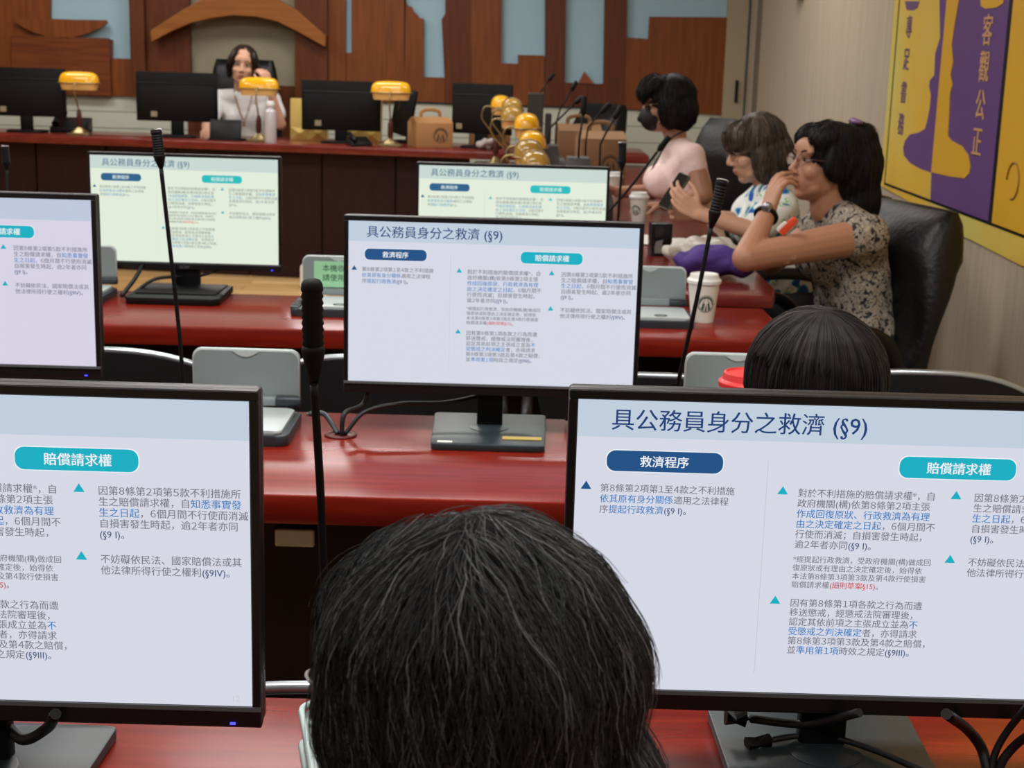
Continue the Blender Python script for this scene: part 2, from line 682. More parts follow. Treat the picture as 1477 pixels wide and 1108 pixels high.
# side wing of the U-shaped bench
wing = empty('side_bench', (.27, 6.6, 0), 0, 'dark red side bench in front of the three seated women', 'bench')
b = NB()
prism(b, [(-.27, 4.16, .745), (.735, 4.16, .745), (.765, 4.3, .745), (.79, 9.3, .745), (-.27, 9.3, .745)], (0, 0, .035), bev=.006)
out(b, 'benchtop', BENCH, wing, True, smooth=30)
b = NB()
box(b, (-.2, 6.7, .371), (.03, 4.8, .742), .003)
out(b, 'front_panel', BENCH_DARK, wing, True)
b = NB()
box(b, (.24, 4.24, .371), (.84, .03, .742), .003)
out(b, 'end_panel', BENCH_DARK, wing, True)

head = empty('head_bench', (-2.0, 9.6, 0), 0, 'long dark mahogany head bench along the back of the room', 'bench')
def yfr(x): return 9.13 + .125 * (-.27 - x) if x < -.27 else 9.13
b = NB()
xs = [-4.6, -3.5, -2.4, -1.3, -.27, .8]
prism(b, [(x, yfr(x), .80) for x in xs] + [(.8, 9.85, .80), (-4.6, 10.25, .80)], (0, 0, .05), bev=.008)
out(b, 'benchtop', BENCH, head, True, smooth=30)
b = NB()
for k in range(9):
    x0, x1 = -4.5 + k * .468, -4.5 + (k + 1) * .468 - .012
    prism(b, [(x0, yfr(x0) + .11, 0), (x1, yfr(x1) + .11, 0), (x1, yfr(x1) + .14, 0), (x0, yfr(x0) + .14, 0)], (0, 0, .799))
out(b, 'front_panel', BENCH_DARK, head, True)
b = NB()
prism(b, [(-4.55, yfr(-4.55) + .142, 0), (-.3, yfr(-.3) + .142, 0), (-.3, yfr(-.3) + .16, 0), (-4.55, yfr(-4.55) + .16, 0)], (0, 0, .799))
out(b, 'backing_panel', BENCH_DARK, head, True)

# floor socket box with its cable at the foot of the head bench
p = at(455, 372, 9.05)
so = empty('socket_box', (p.x, 9.0, 0), 0, 'white floor socket box with black cable before the head bench', 'socket box')
b = NB()
rbox(b, (p.x, 9.0, .075), (.16, .1, .15), .02, 'y', .004)
out(b, 'housing', WHITEP, so, True)
b = NB()
tube(b, spline([(p.x + .02, 8.94, .12), (p.x + .04, 8.85, .19), (p.x + .12, 8.8, .2), (p.x + .2, 8.8, .1), (p.x + .24, 8.8, .012)]), .014)
out(b, 'cable', CABLE, so, True)
# socket plates under the middle desk (in view over the front desk)
b = NB()
p = at(425, 776, 2.69)
box(b, (p.x, 2.692, p.z), (.075, .012, .034), .003)
t = tag(out(b, 'socket_plate', WHITEP), 'small white socket plate beneath the middle row desk', 'socket')

# ------------------------------------------------------------------ poster on the right wall
po = empty('wall_poster', (XR - .012, 5.9, .9), 0, 'yellow and purple vinyl banner with two face outlines on the right wall', 'banner')
XP = XR - .008
YELL = grain('banner_yellow', (232, 178, 30), (214, 204, 112), (1, .55, .55), 1.6, .4, ramp=(.35, .65))
PURP = mat('banner_purple', (100, 66, 128), .4)
GOLDP = mat('banner_gold', (222, 172, 40), .4)
TAN = mat('banner_tan_ink', (206, 160, 110), .5)
PURT = mat('banner_purple_ink', (110, 78, 120), .5)


def flat(pts, name, m, off, th=.002):
    b = NB()
    prism(b, [(XP - off, y, z) for y, z in pts], (-th, 0, 0))
    out(b, name, m, po, True)


flat([(6.72, 2.5), (6.70, 1.3), (6.71, .902), (6.09, .875), (5.53, .83), (5.25, .826), (4.75, .812), (3.6, .8), (3.6, 2.5)], 'sheet', YELL, 0, .003)
flat([(6.61, 2.5), (6.625, 2.5), (6.625, .91), (6.61, .91)], 'border_line', MATTE, .003, .001)
flat([(6.62, .912), (6.62, .922), (3.6, .904), (3.6, .894)], 'border_line', MATTE, .004, .001)
flat([(5.87, 2.4), (6.0, 2.4), (5.98, 1.684), (5.925, 1.541), (5.95, 1.51), (5.975, 1.48), (5.962, 1.397), (6.02, 1.375), (6.02, 1.35), (5.985, 1.32), (5.985, 1.27), (6.005, 1.221), (6.03, 1.185), (6.12, 1.165), (6.25, 1.152), (6.325, 1.12), (6.345, 1.09), (6.32, 1.06), (6.21, 1.036), (6.05, 1.025), (5.88, 1.022)], 'face_outline', PURP, .003)
flat([(5.12, 2.4), (5.87, 2.4), (5.88, 1.022), (5.86, .915), (5.12, .909)], 'purple_field', PURP, .003)
flat([(5.87, 1.70), (5.70, 1.70), (5.735, 1.585), (5.75, 1.511), (5.71, 1.447), (5.73, 1.40), (5.69, 1.364), (5.715, 1.33), (5.70, 1.25), (5.69, 1.175), (5.64, 1.16), (5.50, 1.148), (5.41, 1.12), (5.375, 1.085), (5.38, 1.058), (5.43, 1.036), (5.62, 1.028), (5.875, 1.024)], 'face_outline', GOLDP, .0055)
flat([(5.08, 2.4), (5.08, .910), (3.6, .897), (3.6, 2.4)], 'gold_field', GOLDP, .003)
flat([(5.07, 2.4), (5.12, 2.4), (5.12, .909), (5.085, .909)], 'border_line', MATTE, .003, .001)
flat([(6.52, 1.698), (6.28, 1.69), (6.31, 1.663), (6.38, 1.656), (6.48, 1.662)], 'tab', PURT, .003)
flat([(5.45, 1.72), (5.16, 1.72), (5.18, 1.645), (5.25, 1.633), (5.37, 1.633), (5.43, 1.645)], 'tab', GOLDP, .0055)
RW = Matrix(((0, 0, -1, 0), (-1, 0, 0, 0), (0, 1, 0, 0), (0, 0, 0, 1)))   # text x -> -Y, y -> Z, facing -X


def chars(txt, yc, zs, h, m, off):
    b = NB()
    for ch, z in zip(txt, zs):
        add_text(b, [(ch, 0)], Matrix.Translation((XP - off, yc, z)) @ RW, size=h, bold=.03, center=True, remap=0)
    out(b, 'lettering', m, po, True)


chars('專足書務', 6.415, [1.59, 1.455, 1.32, 1.187], .1, PURT, .0045)
chars('客觀公正', 5.325, [1.56, 1.435, 1.303, 1.172], .115, TAN, .0065)
b = NB()
tube(b, [(XP - .006, 4.9 + .06 * math.cos(a), 1.07 + .06 * math.sin(a)) for a in [k * .3 for k in range(17)]], .004, 5)
out(b, 'swirl_mark', mat('banner_brown_ink', (150, 100, 40), .5), po, True)


# ================================================================== screens
W, H = .517, .291
TXT = Matrix(((1, 0, 0, 0), (0, 0, -1, 0), (0, 1, 0, 0), (0, 0, 0, 1)))       # text x -> X, y -> Z, facing -Y


def glow(name, c, k=1):
    m = mat(name, (8, 8, 9), .5, spec=.3, emit=c, es=k)
    return m


SL = {
    'cool': [glow('screen_white', (213, 216, 229)), glow('screen_header', (192, 206, 221)), glow('screen_navy', (28, 62, 118)),
             glow('screen_badge_navy', (32, 82, 134)), glow('screen_badge_teal', (22, 174, 194)), glow('screen_text_white', (236, 242, 246)),
             glow('screen_text_grey', (116, 116, 128)), glow('screen_text_blue', (48, 122, 190)), glow('screen_text_red', (206, 46, 56)),
             glow('screen_rule', (198, 201, 212)), glow('screen_text_dark', (70, 88, 128))],
    'warm': [glow('screen_cream', (226, 236, 218)), glow('screen_header_cream', (200, 216, 210)), glow('screen_navy_c', (74, 112, 140)),
             glow('screen_badge_navy_c', (44, 98, 138)), glow('screen_badge_teal_c', (40, 188, 190)), glow('screen_text_white_c', (216, 234, 230)),
             glow('screen_text_grey_c', (138, 148, 142)), glow('screen_text_blue_c', (96, 158, 190)), glow('screen_text_red_c', (214, 100, 90)),
             glow('screen_rule_c', (208, 218, 204)), glow('screen_text_dark_c', (110, 130, 140))],
    'violet': [glow('screen_lilac', (214, 210, 228)), glow('screen_header_lilac', (190, 200, 220))]}
SL['violet'] += SL['cool'][2:]


def slide_mesh():
    bm = NB()
    X = lambda u: -W / 2 + u * W
    Z = lambda v: H / 2 - v * H

    def quad(u0, v0, u1, v1, mi, e):
        b = NB()
        box(b, ((X(u0) + X(u1)) / 2, -e / 2, (Z(v0) + Z(v1)) / 2), (X(u1) - X(u0), e, Z(v0) - Z(v1)), mi=mi)
        merge(bm, b, None)

    def badge(u0, v0, u1, v1, mi, txt, t0, t1):
        for g, m, e in ((.0016, 5, .0007), (0, mi, .0010)):
            rbox(bm, ((X(u0) + X(u1)) / 2, -e / 2, (Z(v0) + Z(v1)) / 2), (X(u1) - X(u0) + g, e, Z(v0) - Z(v1) + g), .0085, 'y', mi=m)
        add_text(bm, [(txt, 0)], Matrix.Translation(((X(t0) + X(t1)) / 2, -.0013, (Z(v0) + Z(v1)) / 2)) @ TXT, width=(t1 - t0) * W, bold=.016, center=True, remap=5)

    def tri(u, v, mi):
        s = .0098 * W
        prism(bm, [(X(u) - s, 0, Z(v) - s * .8), (X(u) + s, 0, Z(v) - s * .8), (X(u), 0, Z(v) + s * .8)], (0, -.0008, 0), mi=mi)

    def para(u, v, step, width, lines, bold=.008):
        k = None
        for i, segs in enumerate(lines):
            M = Matrix.Translation((X(u), -.0008, Z(v + step * i) - .0032)) @ TXT
            if k is None:
                k = add_text(bm, segs, M, width=width * W, bold=bold)
            else:
                add_text(bm, segs, M, size=k, bold=bold)

    quad(0, 0, 1, 1, 0, .0004)
    quad(0, 0, 1, .124, 1, .0006)
    quad(.352, .19, .3535, .93, 9, .0006)
    add_text(bm, [('具公務員身分之救濟 (§9)', 2)], Matrix.Translation((X(.061), -.0009, Z(.093))) @ TXT, width=.468 * W, bold=.007)
    badge(.056, .168, .27, .238, 3, '救濟程序', .117, .207)
    badge(.594, .162, .808, .234, 4, '賠償請求權', .644, .762)
    G, B_, R_, D_ = 6, 7, 8, 10
    tri(.020, .288, 3)
    para(.046, .296, .0365, .248, [[('第8條第2項第1至4款之不利措施', G)], [('依其原有身分關係', B_), ('適用之法律程', G)], [('序', G), ('提起行政救濟', B_), ('(§9 I)。', D_)]])
    tri(.383, .288, 4)
    para(.411, .296, .0353, .252, [[('對於不利措施的賠償請求權*，自', G)], [('政府機關(構)依第8條第2項主張', G)], [('作成回復原狀、行政救濟為有理', B_)],
                                  [('由之決定確定之日起', B_), ('，6個月間不', G)], [('行使而消滅；自損害發生時起，', G)], [('逾2年者亦同', G), ('(§9 I)。', D_)]])
    para(.411, .522, .0295, .256, [[('*經提起行政救濟，受政府機關(構)做成回', G)], [('復原狀或有理由之決定確定後，始得依', G)], [('本法第8條第3項第3款及第4款行使損害', G)],
                                   [('賠償請求權', G), ('(細則草案§15)', R_), ('。', G)]])
    tri(.383, .668, 4)
    para(.411, .677, .0335, .248, [[('因有第8條第1項各款之行為而遭', G)], [('移送懲戒，經懲戒法院審理後，', G)], [('認定其依前項之主張成立並為', G), ('不', B_)],
                                   [('受懲戒之判決確定', B_), ('者，亦得請求', G)], [('第8條第3項第3款及第4款之賠償，', G)], [('並', G), ('準用第1項', B_), ('時效之規定', G), ('(§9III)。', D_)]])
    tri(.703, .288, 4)
    para(.736, .296, .0353, .248, [[('因第8條第2項第5款不利措施所', G)], [('生之賠償請求權，自', G), ('知悉事實發', B_)], [('生之日起', B_), ('，6個月間不行使而消滅；', G)],
                                   [('自損害發生時起，逾2年者亦同', G)], [('(§9 I)。', D_)]])
    tri(.703, .508, 4)
    para(.736, .518, .0365, .248, [[('不妨礙依民法、國家賠償法或其', G)], [('他法律所得行使之權利', G), ('(§9IV)。', D_)]])
    add_text(bm, [('12', 0)], Matrix.Translation((X(.962), -.0008, Z(.985))) @ TXT, size=.0085, remap=9)
    me = bpy.data.meshes.new('slide')
    bm.to_mesh(me)
    bm.free()
    return me


SLIDE = {}
base_slide = slide_mesh()
for k, ms in SL.items():
    me = base_slide.copy()
    for m in ms: me.materials.append(m)
    SLIDE[k] = me


def monitor(x, y, z, zc, style, tone, label, neck_dy=.03, base_dy=-.06, group='monitors showing the same slide', zt=.75):
    "screen plane at y, screen centre at height zc; stand on a desk at z"
    r = empty('computer_monitor', (x, y, z), 0, label, 'monitor', group)
    h = zc - z
    s = link('screen', SLIDE[tone], r)
    s.location = (0, 0, h)
    side, topb, bot = (.0085, .0095, .021) if style != 'acer' else (.0075, .008, .02)
    b = NB()
    x0, x1 = -W / 2 - side, W / 2 + side
    z0, z1 = h - H / 2 - bot, h + H / 2 + topb
    # bezel ring: four bars standing 2 mm proud, and the flat back shell
    for (cx, cz, sx, sz) in ((0, z1 - topb / 2, x1 - x0, topb), (0, z0 + bot / 2, x1 - x0, bot), (x0 + side / 2, h, side, H + .002), (x1 - side / 2, h, side, H + .002)):
        box(b, (cx, .004, cz), (sx, .012, sz), .0012, 1)
    box(b, (0, .016, (z0 + z1) / 2), (x1 - x0, .022, z1 - z0), .004, 2)
    rbox(b, (0, .035, (z0 + z1) / 2 - .01), (.36, .03, .2), .03, 'y', .008)
    out(b, 'housing', BEZEL, r, smooth=35)
    b = NB()
    box(b, (0, -.0024, h - H / 2 - .0022), (x1 - x0 - .001, .002, .0042))
    out(b, 'bezel_strip', STRIP, r)
    b = NB()
    nw = .047 if style == 'slim' else .07
    nb = -h + .002
    box(b, (0, neck_dy + .022, .5 * (h - .02) + .004), (nw, .022, h - .02), .004, 2)
    out(b, 'stand_neck', MATTE if style == 'slim' else BLACK, r, smooth=35)
    b = NB()
    if style == 'slim':
        pts = [(-.1, -.118), (.1, -.118), (.106, .118), (-.106, .118)]
        pr = []
        for i, p in enumerate(pts):
            a, c = V(*pts[i - 1], 0), V(*pts[(i + 1) % 4], 0)
            q = V(*p, 0)
            d1, d2 = (a - q).normalized(), (c - q).normalized()
            for t in range(5):
                f = t / 4
                pr.append(q + d1 * .012 * (1 - f) ** 2 + d2 * .012 * f ** 2)
        prism(b, [(p.x, p.y + base_dy, 0) for p in pr], (0, 0, .012), bev=.002)
        lathe(b, [(.036, .0), (.036, .0128), (.034, .0133), (0, .0133)], 40, Matrix.Translation((0, neck_dy - .004, 0)))
        out(b, 'stand_base', BASEM, r, smooth=30)
    else:
        prism(b, [(-.122, -.12 + base_dy, 0), (.108, -.12 + base_dy, 0), (.128, -.105 + base_dy, 0), (.122, .12 + base_dy, 0), (-.122, .12 + base_dy, 0)], (0, 0, .02), bev=.004)
        box(b, (0, base_dy + .02, .022), (.22, .17, .006), .002, 1)
        out(b, 'stand_base', BLACK, r, smooth=30)
        lb = NB()
        add_text(lb, [('acer', 0)], Matrix.Translation((-.018, -.003, h - H / 2 - .0165)) @ TXT, width=.03, bold=.01)
        out(lb, 'logo', STRIP, r)
    b = NB()
    box(b, (W / 2 - .018, -.0024, z0 + .0045), (.005, .002, .002))
    out(b, 'power_light', LED, r)
    return r


mA1 = monitor(.3215, 1.358, .75, .970, 'slim', 'cool', 'large foreground monitor at right showing the slide title and two badges', neck_dy=.005, base_dy=-.018)
mA2 = monitor(-.491, 1.275, .75, .9785, 'slim', 'cool', 'large foreground monitor at left cut by the frame, teal badge visible', neck_dy=.005, base_dy=-.018)
mB1 = monitor(-.0395, 2.627, .75, .9895, 'slim', 'cool', 'fully visible middle row monitor with white and yellow stickers on its base', neck_dy=.010, base_dy=-.004)
mB2 = monitor(-.989, 2.54, .75, 1.0215, 'slim', 'violet', 'middle row monitor at left frame edge with lilac tinted slide')
mC1 = monitor(-.919, 4.1, .75, .985, 'acer', 'warm', 'cream tinted monitor on thick black foot behind the long thin microphone', neck_dy=.0, base_dy=-.07)
mC2 = monitor(-.013, 4.1, .75, .982, 'acer', 'warm', 'cream tinted monitor half hidden behind the fully visible monitor', neck_dy=.0, base_dy=-.07)
# stickers on the foot of the middle monitor
b = NB()
box(b, (-.076, -.109, .0128), (.026, .011, .0012))
out(b, 'white_sticker', WHITE, mB1)
b = NB()
box(b, (.06, -.072, .0128), (.07, .02, .0012))
out(b, 'yellow_sticker', mat('yellow_sticker', (186, 160, 80), .5), mB1)


# ------------------------------------------------------------------ cables
def cable(pts, r, label, name='monitor_cable', m=CABLE, plug=None):
    b = NB()
    tube(b, spline(pts), r, 8)
    if plug:
        tube(b, [pts[0], V(pts[0]) + (V(pts[0]) - V(pts[1])).normalized() * plug], r * 2.2, 8)
    return tag(out(b, name, m), label, 'cable')


T = .75
cable([(-.26, 2.66, .86), (-.27, 2.64, .80), (-.30, 2.595, .79), (-.305, 2.585, .752)], .0045, 'black cable arching upright out of the desk hole by the microphone')
b = NB()
lathe(b, [(.028, 0), (.03, .002), (.022, .003), (.021, .001)], 24, Matrix.Translation((-.307, 2.59, T)))
tag(out(b, 'cable_grommet', mat('dark_red_ring', (90, 30, 24), .4)), 'dark round cable hole ring in the middle row desk', 'cable ring')
cable([(-.03, 2.69, .815), (-.12, 2.66, .80), (-.2, 2.64, .80), (-.265, 2.61, .79), (-.30, 2.588, .752)], .0042, 'black cable sweeping from the fully visible monitor to the desk hole')
cable([(.06, 2.70, .86), (.055, 2.72, .825), (.02, 2.715, .812), (-.012, 2.70, .81)], .0035, 'short black cable right of the fully visible monitor neck')
cable([(-.375, 2.64, .775), (-.345, 2.64, .777), (-.325, 2.61, .765), (-.312, 2.592, .752)], .005, 'grey cable from silver flip-lid unit to the desk hole', m=GREYD)
p, q = atz(1075, 1036, .785), atz(1140, 1044, .78)
cable([p, q, atz(1180, 1043, .79), atz(1240, 1028, .82)], .0045, 'thick plug cable crossing behind the neck of the right foreground monitor', plug=.02)
cable([atz(1110, 1068, .767), atz(1150, 1062, .768), atz(1200, 1064, .768), atz(1260, 1082, .768), atz(1330, 1112, .768)], .0032, 'thin cable lying over the foot of the right foreground monitor', plug=.025)
cable([atz(1365, 1030, .84), atz(1395, 1052, .80), atz(1415, 1078, .775), atz(1425, 1112, .756)], .0055, 'thick black cable right of the foreground monitor foot, leftmost of three')
cable([atz(1490, 1010, .84), atz(1455, 1052, .80), atz(1436, 1085, .775), atz(1430, 1114, .756)], .0038, 'thin black cable right of the foreground monitor foot, middle of three')
cable([atz(1500, 1050, .82), atz(1468, 1072, .79), atz(1447, 1096, .77), atz(1440, 1116, .756)], .0045, 'black cable right of the foreground monitor foot, rightmost of three')
cable([atz(80, 1030, .83), atz(66, 1052, .80), atz(30, 1066, .785), (-.488, 1.32, .80)], .0055, 'black cable looping behind the neck of the left foreground monitor')
cable([(-1.035, 4.13, .85), (-1.05, 4.06, .80), (-1.075, 4.0, .756)], .006, 'straight black cable dropping left of the cream monitor neck', plug=None)
cable([(-.93, 4.10, .80), (-1.0, 4.06, .795), (-1.05, 4.0, .758), (-1.06, 3.985, .756)], .005, 'curved black cable left of the cream monitor neck')
cable([(-.8, 4.13, .835), (-.84, 4.11, .815), (-.885, 4.112, .80)], .004, 'short black cable right of the cream monitor neck')
cable([(.13, 2.69, .85), (.12, 2.71, .80), (.11, 2.72, .77), (.105, 2.73, .756)], .003, 'thin black cable behind the top left corner of the right foreground monitor')


# ------------------------------------------------------------------ flip-lid voting units
def unit(x, y, rz, label, display=None, w=.2, z=T, open_lid=True):
    r = empty('conference_unit', (x, y, z), rz, label, 'conference unit', 'silver flip-lid units on the desks')
    b = NB()
    rbox(b, (0, -.01, .010), (w + .012, .19, .02), .02, 'z', .004)
    out(b, 'base', GREYD, r, smooth=35)
    b = NB()
    rbox(b, (.012, -.012, .0235), (w - .036, .172, .008), .014, 'z', .003)
    out(b, 'top_plate', GREYL, r, smooth=35)
    k = NB()
    box(k, (-w / 2 + .005, -.02, .0215), (.024, .15, .006), .003)
    for i in range(3):
        box(k, (-w / 2 + .005, -.07 + i * .03, .0255), (.015, .018, .003), .001)
    out(k, 'keypad', GREYD, r, smooth=35)
    e = NB()
    tube(e, [(.02 + .016 * math.cos(a), -.07 + .011 * math.sin(a), .0282) for a in [j * PI / 12 for j in range(25)]], .0014, 6)
    out(e, 'thumb_ring', GREYD, r)
    h = .106
    b = NB()
    pts = []
    for sx in (1, -1):
        cs = [(sx * (w / 2 - .016 + .016 * math.sin(a)), h - .016 + .016 * math.cos(a)) for a in [PI / 2 * j / 5 for j in range(6)]]
        pts += cs[::-1] if sx == 1 else cs
    top = []
    for px, pz in pts: top.append((px, .088, .027 + pz + .005 * (1 - (px / (w / 2)) ** 2)))
    prism(b, [(-w / 2, .088, .03), (w / 2, .088, .03)] + top, (0, .012, 0), bev=.003)
    lid = out(b, 'lid', GREYL, r, smooth=35)
    b = NB()
    prism(b, [(px * .97, .0868, .03 + (pz - .03) * .965 + .0) for px, _, pz in [(-w / 2, 0, .05), (w / 2, 0, .05)] + top], (0, .002, 0))
    out(b, 'lid_panel', GREY, r)
    b = NB()
    prism(b, [(-.024 + .004 * j, .0855, .13 - .010 * math.sin(PI * j / 12)) for j in range(13)], (0, .002, 0))
    out(b, 'lid_latch', GREYL, r)
    b = NB()
    box(b, (-.018, .082, .037), (w - .05, .012, .016), .003)
    out(b, 'hinge_bar', GREY, r, smooth=35)
    b = NB()
    rbox(b, (w / 2 - .02, .082, .038), (.046, .018, .02), .008, 'x', .002)
    out(b, 'hinge_knob', GREYD, r, smooth=35)
    if display:
        b = NB()
        box(b, (.012, .0845, .085), (w * .8, .002, .07), 0)
        out(b, 'green_notice', mat('mint_label', (160, 222, 176), .6), r)
        b = NB()
        for s, zz in zip(display, (.094, .068)):
            add_text(b, [(s, 0)], Matrix.Translation((-.045, .0830, zz)) @ TXT, size=.0205, bold=0)
        out(b, 'notice_text', mat('notice_ink', (50, 76, 60), .7), r)
    return r


unit(-.495, 2.60, 0, 'silver flip-lid unit with blank lid left of the fully visible monitor')
unit(-.478, 3.90, 0, 'flip-lid unit with mint green notice behind the fully visible monitor', ['本機收音', '請使用其'])
unit(.362, 3.87, 0, 'flip-lid unit with blank lid beside the white paper cup')
unit(.43, 2.685, 0, 'flip-lid unit behind the red-lidded cup')
unit(-1.205, 3.98, 0, 'flip-lid unit mostly hidden behind the lilac tinted monitor')
# clear plastic box on the front desk, half hidden by the hair
p = atz(470, 1050, T)
cb_ = empty('plastic_box', (-.127, 1.255, T), .22, 'clear grey plastic box beside the long dark hair on the front desk', 'box')
CLEAR = mat('clear_grey_plastic', (196, 214, 212), .15, trans=.65, ior=1.3)
b = NB()
rbox(b, (0, 0, .032), (.1, .15, .064), .015, 'z', .004)
out(b, 'container', CLEAR, cb_, smooth=35)
b = NB()
for zz in (.03, .066):
    pts = []
    for (sx, sy, a0) in ((1, 1, 0), (-1, 1, 90), (-1, -1, 180), (1, -1, 270)):
        for k in range(5):
            a = math.radians(a0 + 22.5 * k)
            pts.append((sx * .036 + .016 * math.cos(a), sy * .061 + .016 * math.sin(a), zz))
    tube(b, pts + [pts[0]], .0035, 6)
out(b, 'rim', mat('pale_plastic_rim', (176, 196, 194), .25), cb_)


# ------------------------------------------------------------------ gooseneck microphones
def mic(stem, top, hr, label, sr=.0045, foot=True, hl=None, group='black gooseneck microphones', ribs=True, tip=False):
    "stem: points from the desk up to the neck of the head; top: end of the head"
    f = V(stem[0])
    r = empty('microphone', f, 0, label, 'microphone', group)
    b = NB()
    tube(b, spline(stem, 10), sr, 10)
    a = V(stem[-1])
    out(b, 'gooseneck', MATTE, r, True)
    b = NB()
    d = (V(top) - a)
    Ln = d.length
    d.normalize()
    prof = [(0, .8 * sr), (.06, sr * 1.3), (.22, hr * .86), (.30, hr), (.33, hr * 1.06), (.36, hr)]
    n = 9
    for k in range(n):
        t = .36 + .56 * k / n
        prof += [(t + .012, hr * (.88 if ribs else 1)), (t + .035, hr)]
    prof += [(.95, hr * .93), (.985, hr * .7), (1, hr * .3)]
    tube(b, [a + d * Ln * t for t, _ in prof], [q for _, q in prof], 18)
    hd = out(b, 'mic_head', MATTE, r, True, smooth=50)
    if tip:
        b = NB()
        tube(b, [a + d * Ln * t for t in (.93, 1.0, 1.012)], [hr * 1.03, hr * .97, hr * .5], 16)
        out(b, 'chrome_tip', CHROME, r, True)
    if foot:
        b = NB()
        fr = .032 if foot is True else foot
        lathe(b, [(.0, 0), (fr, 0), (fr, .008), (fr * .8, .014), (.009, .018), (.007, .03), (0, .03)], 28, Matrix.Translation(f))
        out(b, 'foot', BLACK, r, True, smooth=40)
    return r


mic([(-.180, 1.43, .751), (-.186, 1.43, .9), (-.190, 1.43, 1.0), (-.196, 1.43, 1.105)], (-.198, 1.43, 1.212), .0112, 'thick black ribbed microphone standing in front of the dark haired head', sr=.0042, foot=.014)
mic([(-.556, 2.455, .751), (-.559, 2.455, .861), (-.565, 2.455, .969), (-.5775, 2.455, 1.112), (-.588, 2.455, 1.230)], (-.595, 2.455, 1.295), .0095, 'tall thin microphone crossing the cream monitor on the left', sr=.0036, tip=True)
mic([(.288, 2.62, .751), (.297, 2.58, .870), (.316, 2.55, 1.013), (.335, 2.55, 1.147)], (.351, 2.55, 1.232), .0105, 'tall microphone leaning right before the white paper cup', sr=.0040, tip=True)
mic([(.272, 4.0, .751), (.273, 4.0, .9), (.274, 4.0, 1.016), (.278, 4.0, 1.135)], (.277, 4.0, 1.21), .0115, 'upright microphone at the right edge of the hidden cream monitor', sr=.0036, tip=True)
p = [at(u, v, 5.0) for u, v in ((862, 325), (905, 275), (948, 219), (966, 197))]
mic([V(p[0].x - .03, 5.0, .781), p[0], p[1], p[2]], p[3], .011, 'slanted microphone pointing up right before the masked woman', sr=.0045)
mic([(-1.36, 3.9, .751), (-1.362, 3.95, .95), (-1.373, 4.0, 1.09)], (-1.376, 4.0, 1.155), .011, 'blurred microphone at the left frame edge above the lilac monitor', sr=.004, tip=True)


# ------------------------------------------------------------------ paper cups
def cone_logo(bm, rb, rt, h, mi_fn, size, zc, ang, layers):
    "flat emblem shapes wrapped on a cone; layers: [(points in -1..1, lift, mi)]"
    for pts, lift, mi in layers:
        vs = []
        cen = [0, 0]
        for a, c in pts:
            z = zc + c * size
            r = rb + (rt - rb) * z / h + lift
            th = ang + a * size / r
            vs.append(bm.verts.new((r * math.sin(th), -r * math.cos(th), z)))
        f = bm.faces.new(vs)
        f.material_index = mi
        bmesh.ops.triangulate(bm, faces=[f])


def circ(r, n=28, x=0, y=0): return [(x + r * math.cos(2 * PI * k / n), y + r * math.sin(2 * PI * k / n)) for k in range(n)]


SIREN = [(circ(1.0), .0003, 0), (circ(.92), .0005, 1), (circ(.86), .0007, 0),
         ([(-.62, -.55), (-.66, .2), (-.4, .55), (0, .66), (.4, .55), (.66, .2), (.62, -.55), (.45, -.3), (.42, .1), (0, -.1), (-.42, .1), (-.45, -.3)], .0009, 1),
         (circ(.26, 18, 0, .2), .0011, 1),
         ([(-.24, .42), (-.28, .62), (-.12, .54), (0, .74), (.12, .54), (.28, .62), (.24, .42)], .0012, 1),
         ([(-.2, -.1), (.2, -.1), (.28, -.8), (-.28, -.8)], .0011, 1),
         ([(-.8, -.3), (-.68, .1), (-.56, .02), (-.6, -.3), (-.44, -.68)], .0011, 1), ([(.8, -.3), (.68, .1), (.56, .02), (.6, -.3), (.44, -.68)], .0011, 1),
         ([(-.07, -.2), (.07, -.2), (.09, -.75), (-.09, -.75)], .0014, 0),
         ([(-.34, .3), (-.3, -.1), (-.24, -.1), (-.27, .3)], .0013, 0), ([(.34, .3), (.3, -.1), (.24, -.1), (.27, .3)], .0013, 0)]


def cup(x, y, z, label, s=1, logo=True, lidm=WHITEP, lid=True, ang=0):
    r = empty('paper_cup', (x, y, z), 0, label, 'cup', 'takeaway paper cups')
    h, rb, rt = .098 * s, .0275 * s, .038 * s
    b = NB()
    lathe(b, [(0, .003), (rb - .003, .003), (rb - .002, 0), (rb, 0), (rb, .002), (rt, h), (rt + .0015, h + .001), (rt - .002, h - .001), (0, h - .004)], 40)
    out(b, 'cup_body', mat_cup, r, smooth=40)
    if lid:
        b = NB()
        lathe(b, [(rt - .001, h - .004), (rt + .0035, h - .004), (rt + .004, h + .004), (rt + .001, h + .007), (rt - .002, h + .009), (rt - .005, h + .02), (rt - .009, h + .021), (rt - .011, h + .018), (0, h + .017)], 40)
        out(b, 'lid', lidm, r, smooth=40)
    if logo:
        b = NB()
        cone_logo(b, rb, rt, h, None, .021 * s, h * .48, ang, SIREN)
        out(b, 'logo', [GREENLOGO, mat_cup], r)
    return r


mat_cup = mat('white_cup_paper', (222, 218, 208), .55)
cup(.502, 3.895, T, 'white lidded paper cup with green emblem beside the flip-lid unit', 1.1, ang=.1)
cup(.497, 6.05, .78, 'white lidded paper cup between the cream monitor and the phone', 1.0, ang=-.5)
cup(.466, 7.16, .78, 'white paper cup beside the masked woman\'s resting hand', .95, logo=False)
cup(.414, 2.512, T, 'paper cup with bright red lid beside the dark haired head', 1.36, lidm=RED, logo=False)


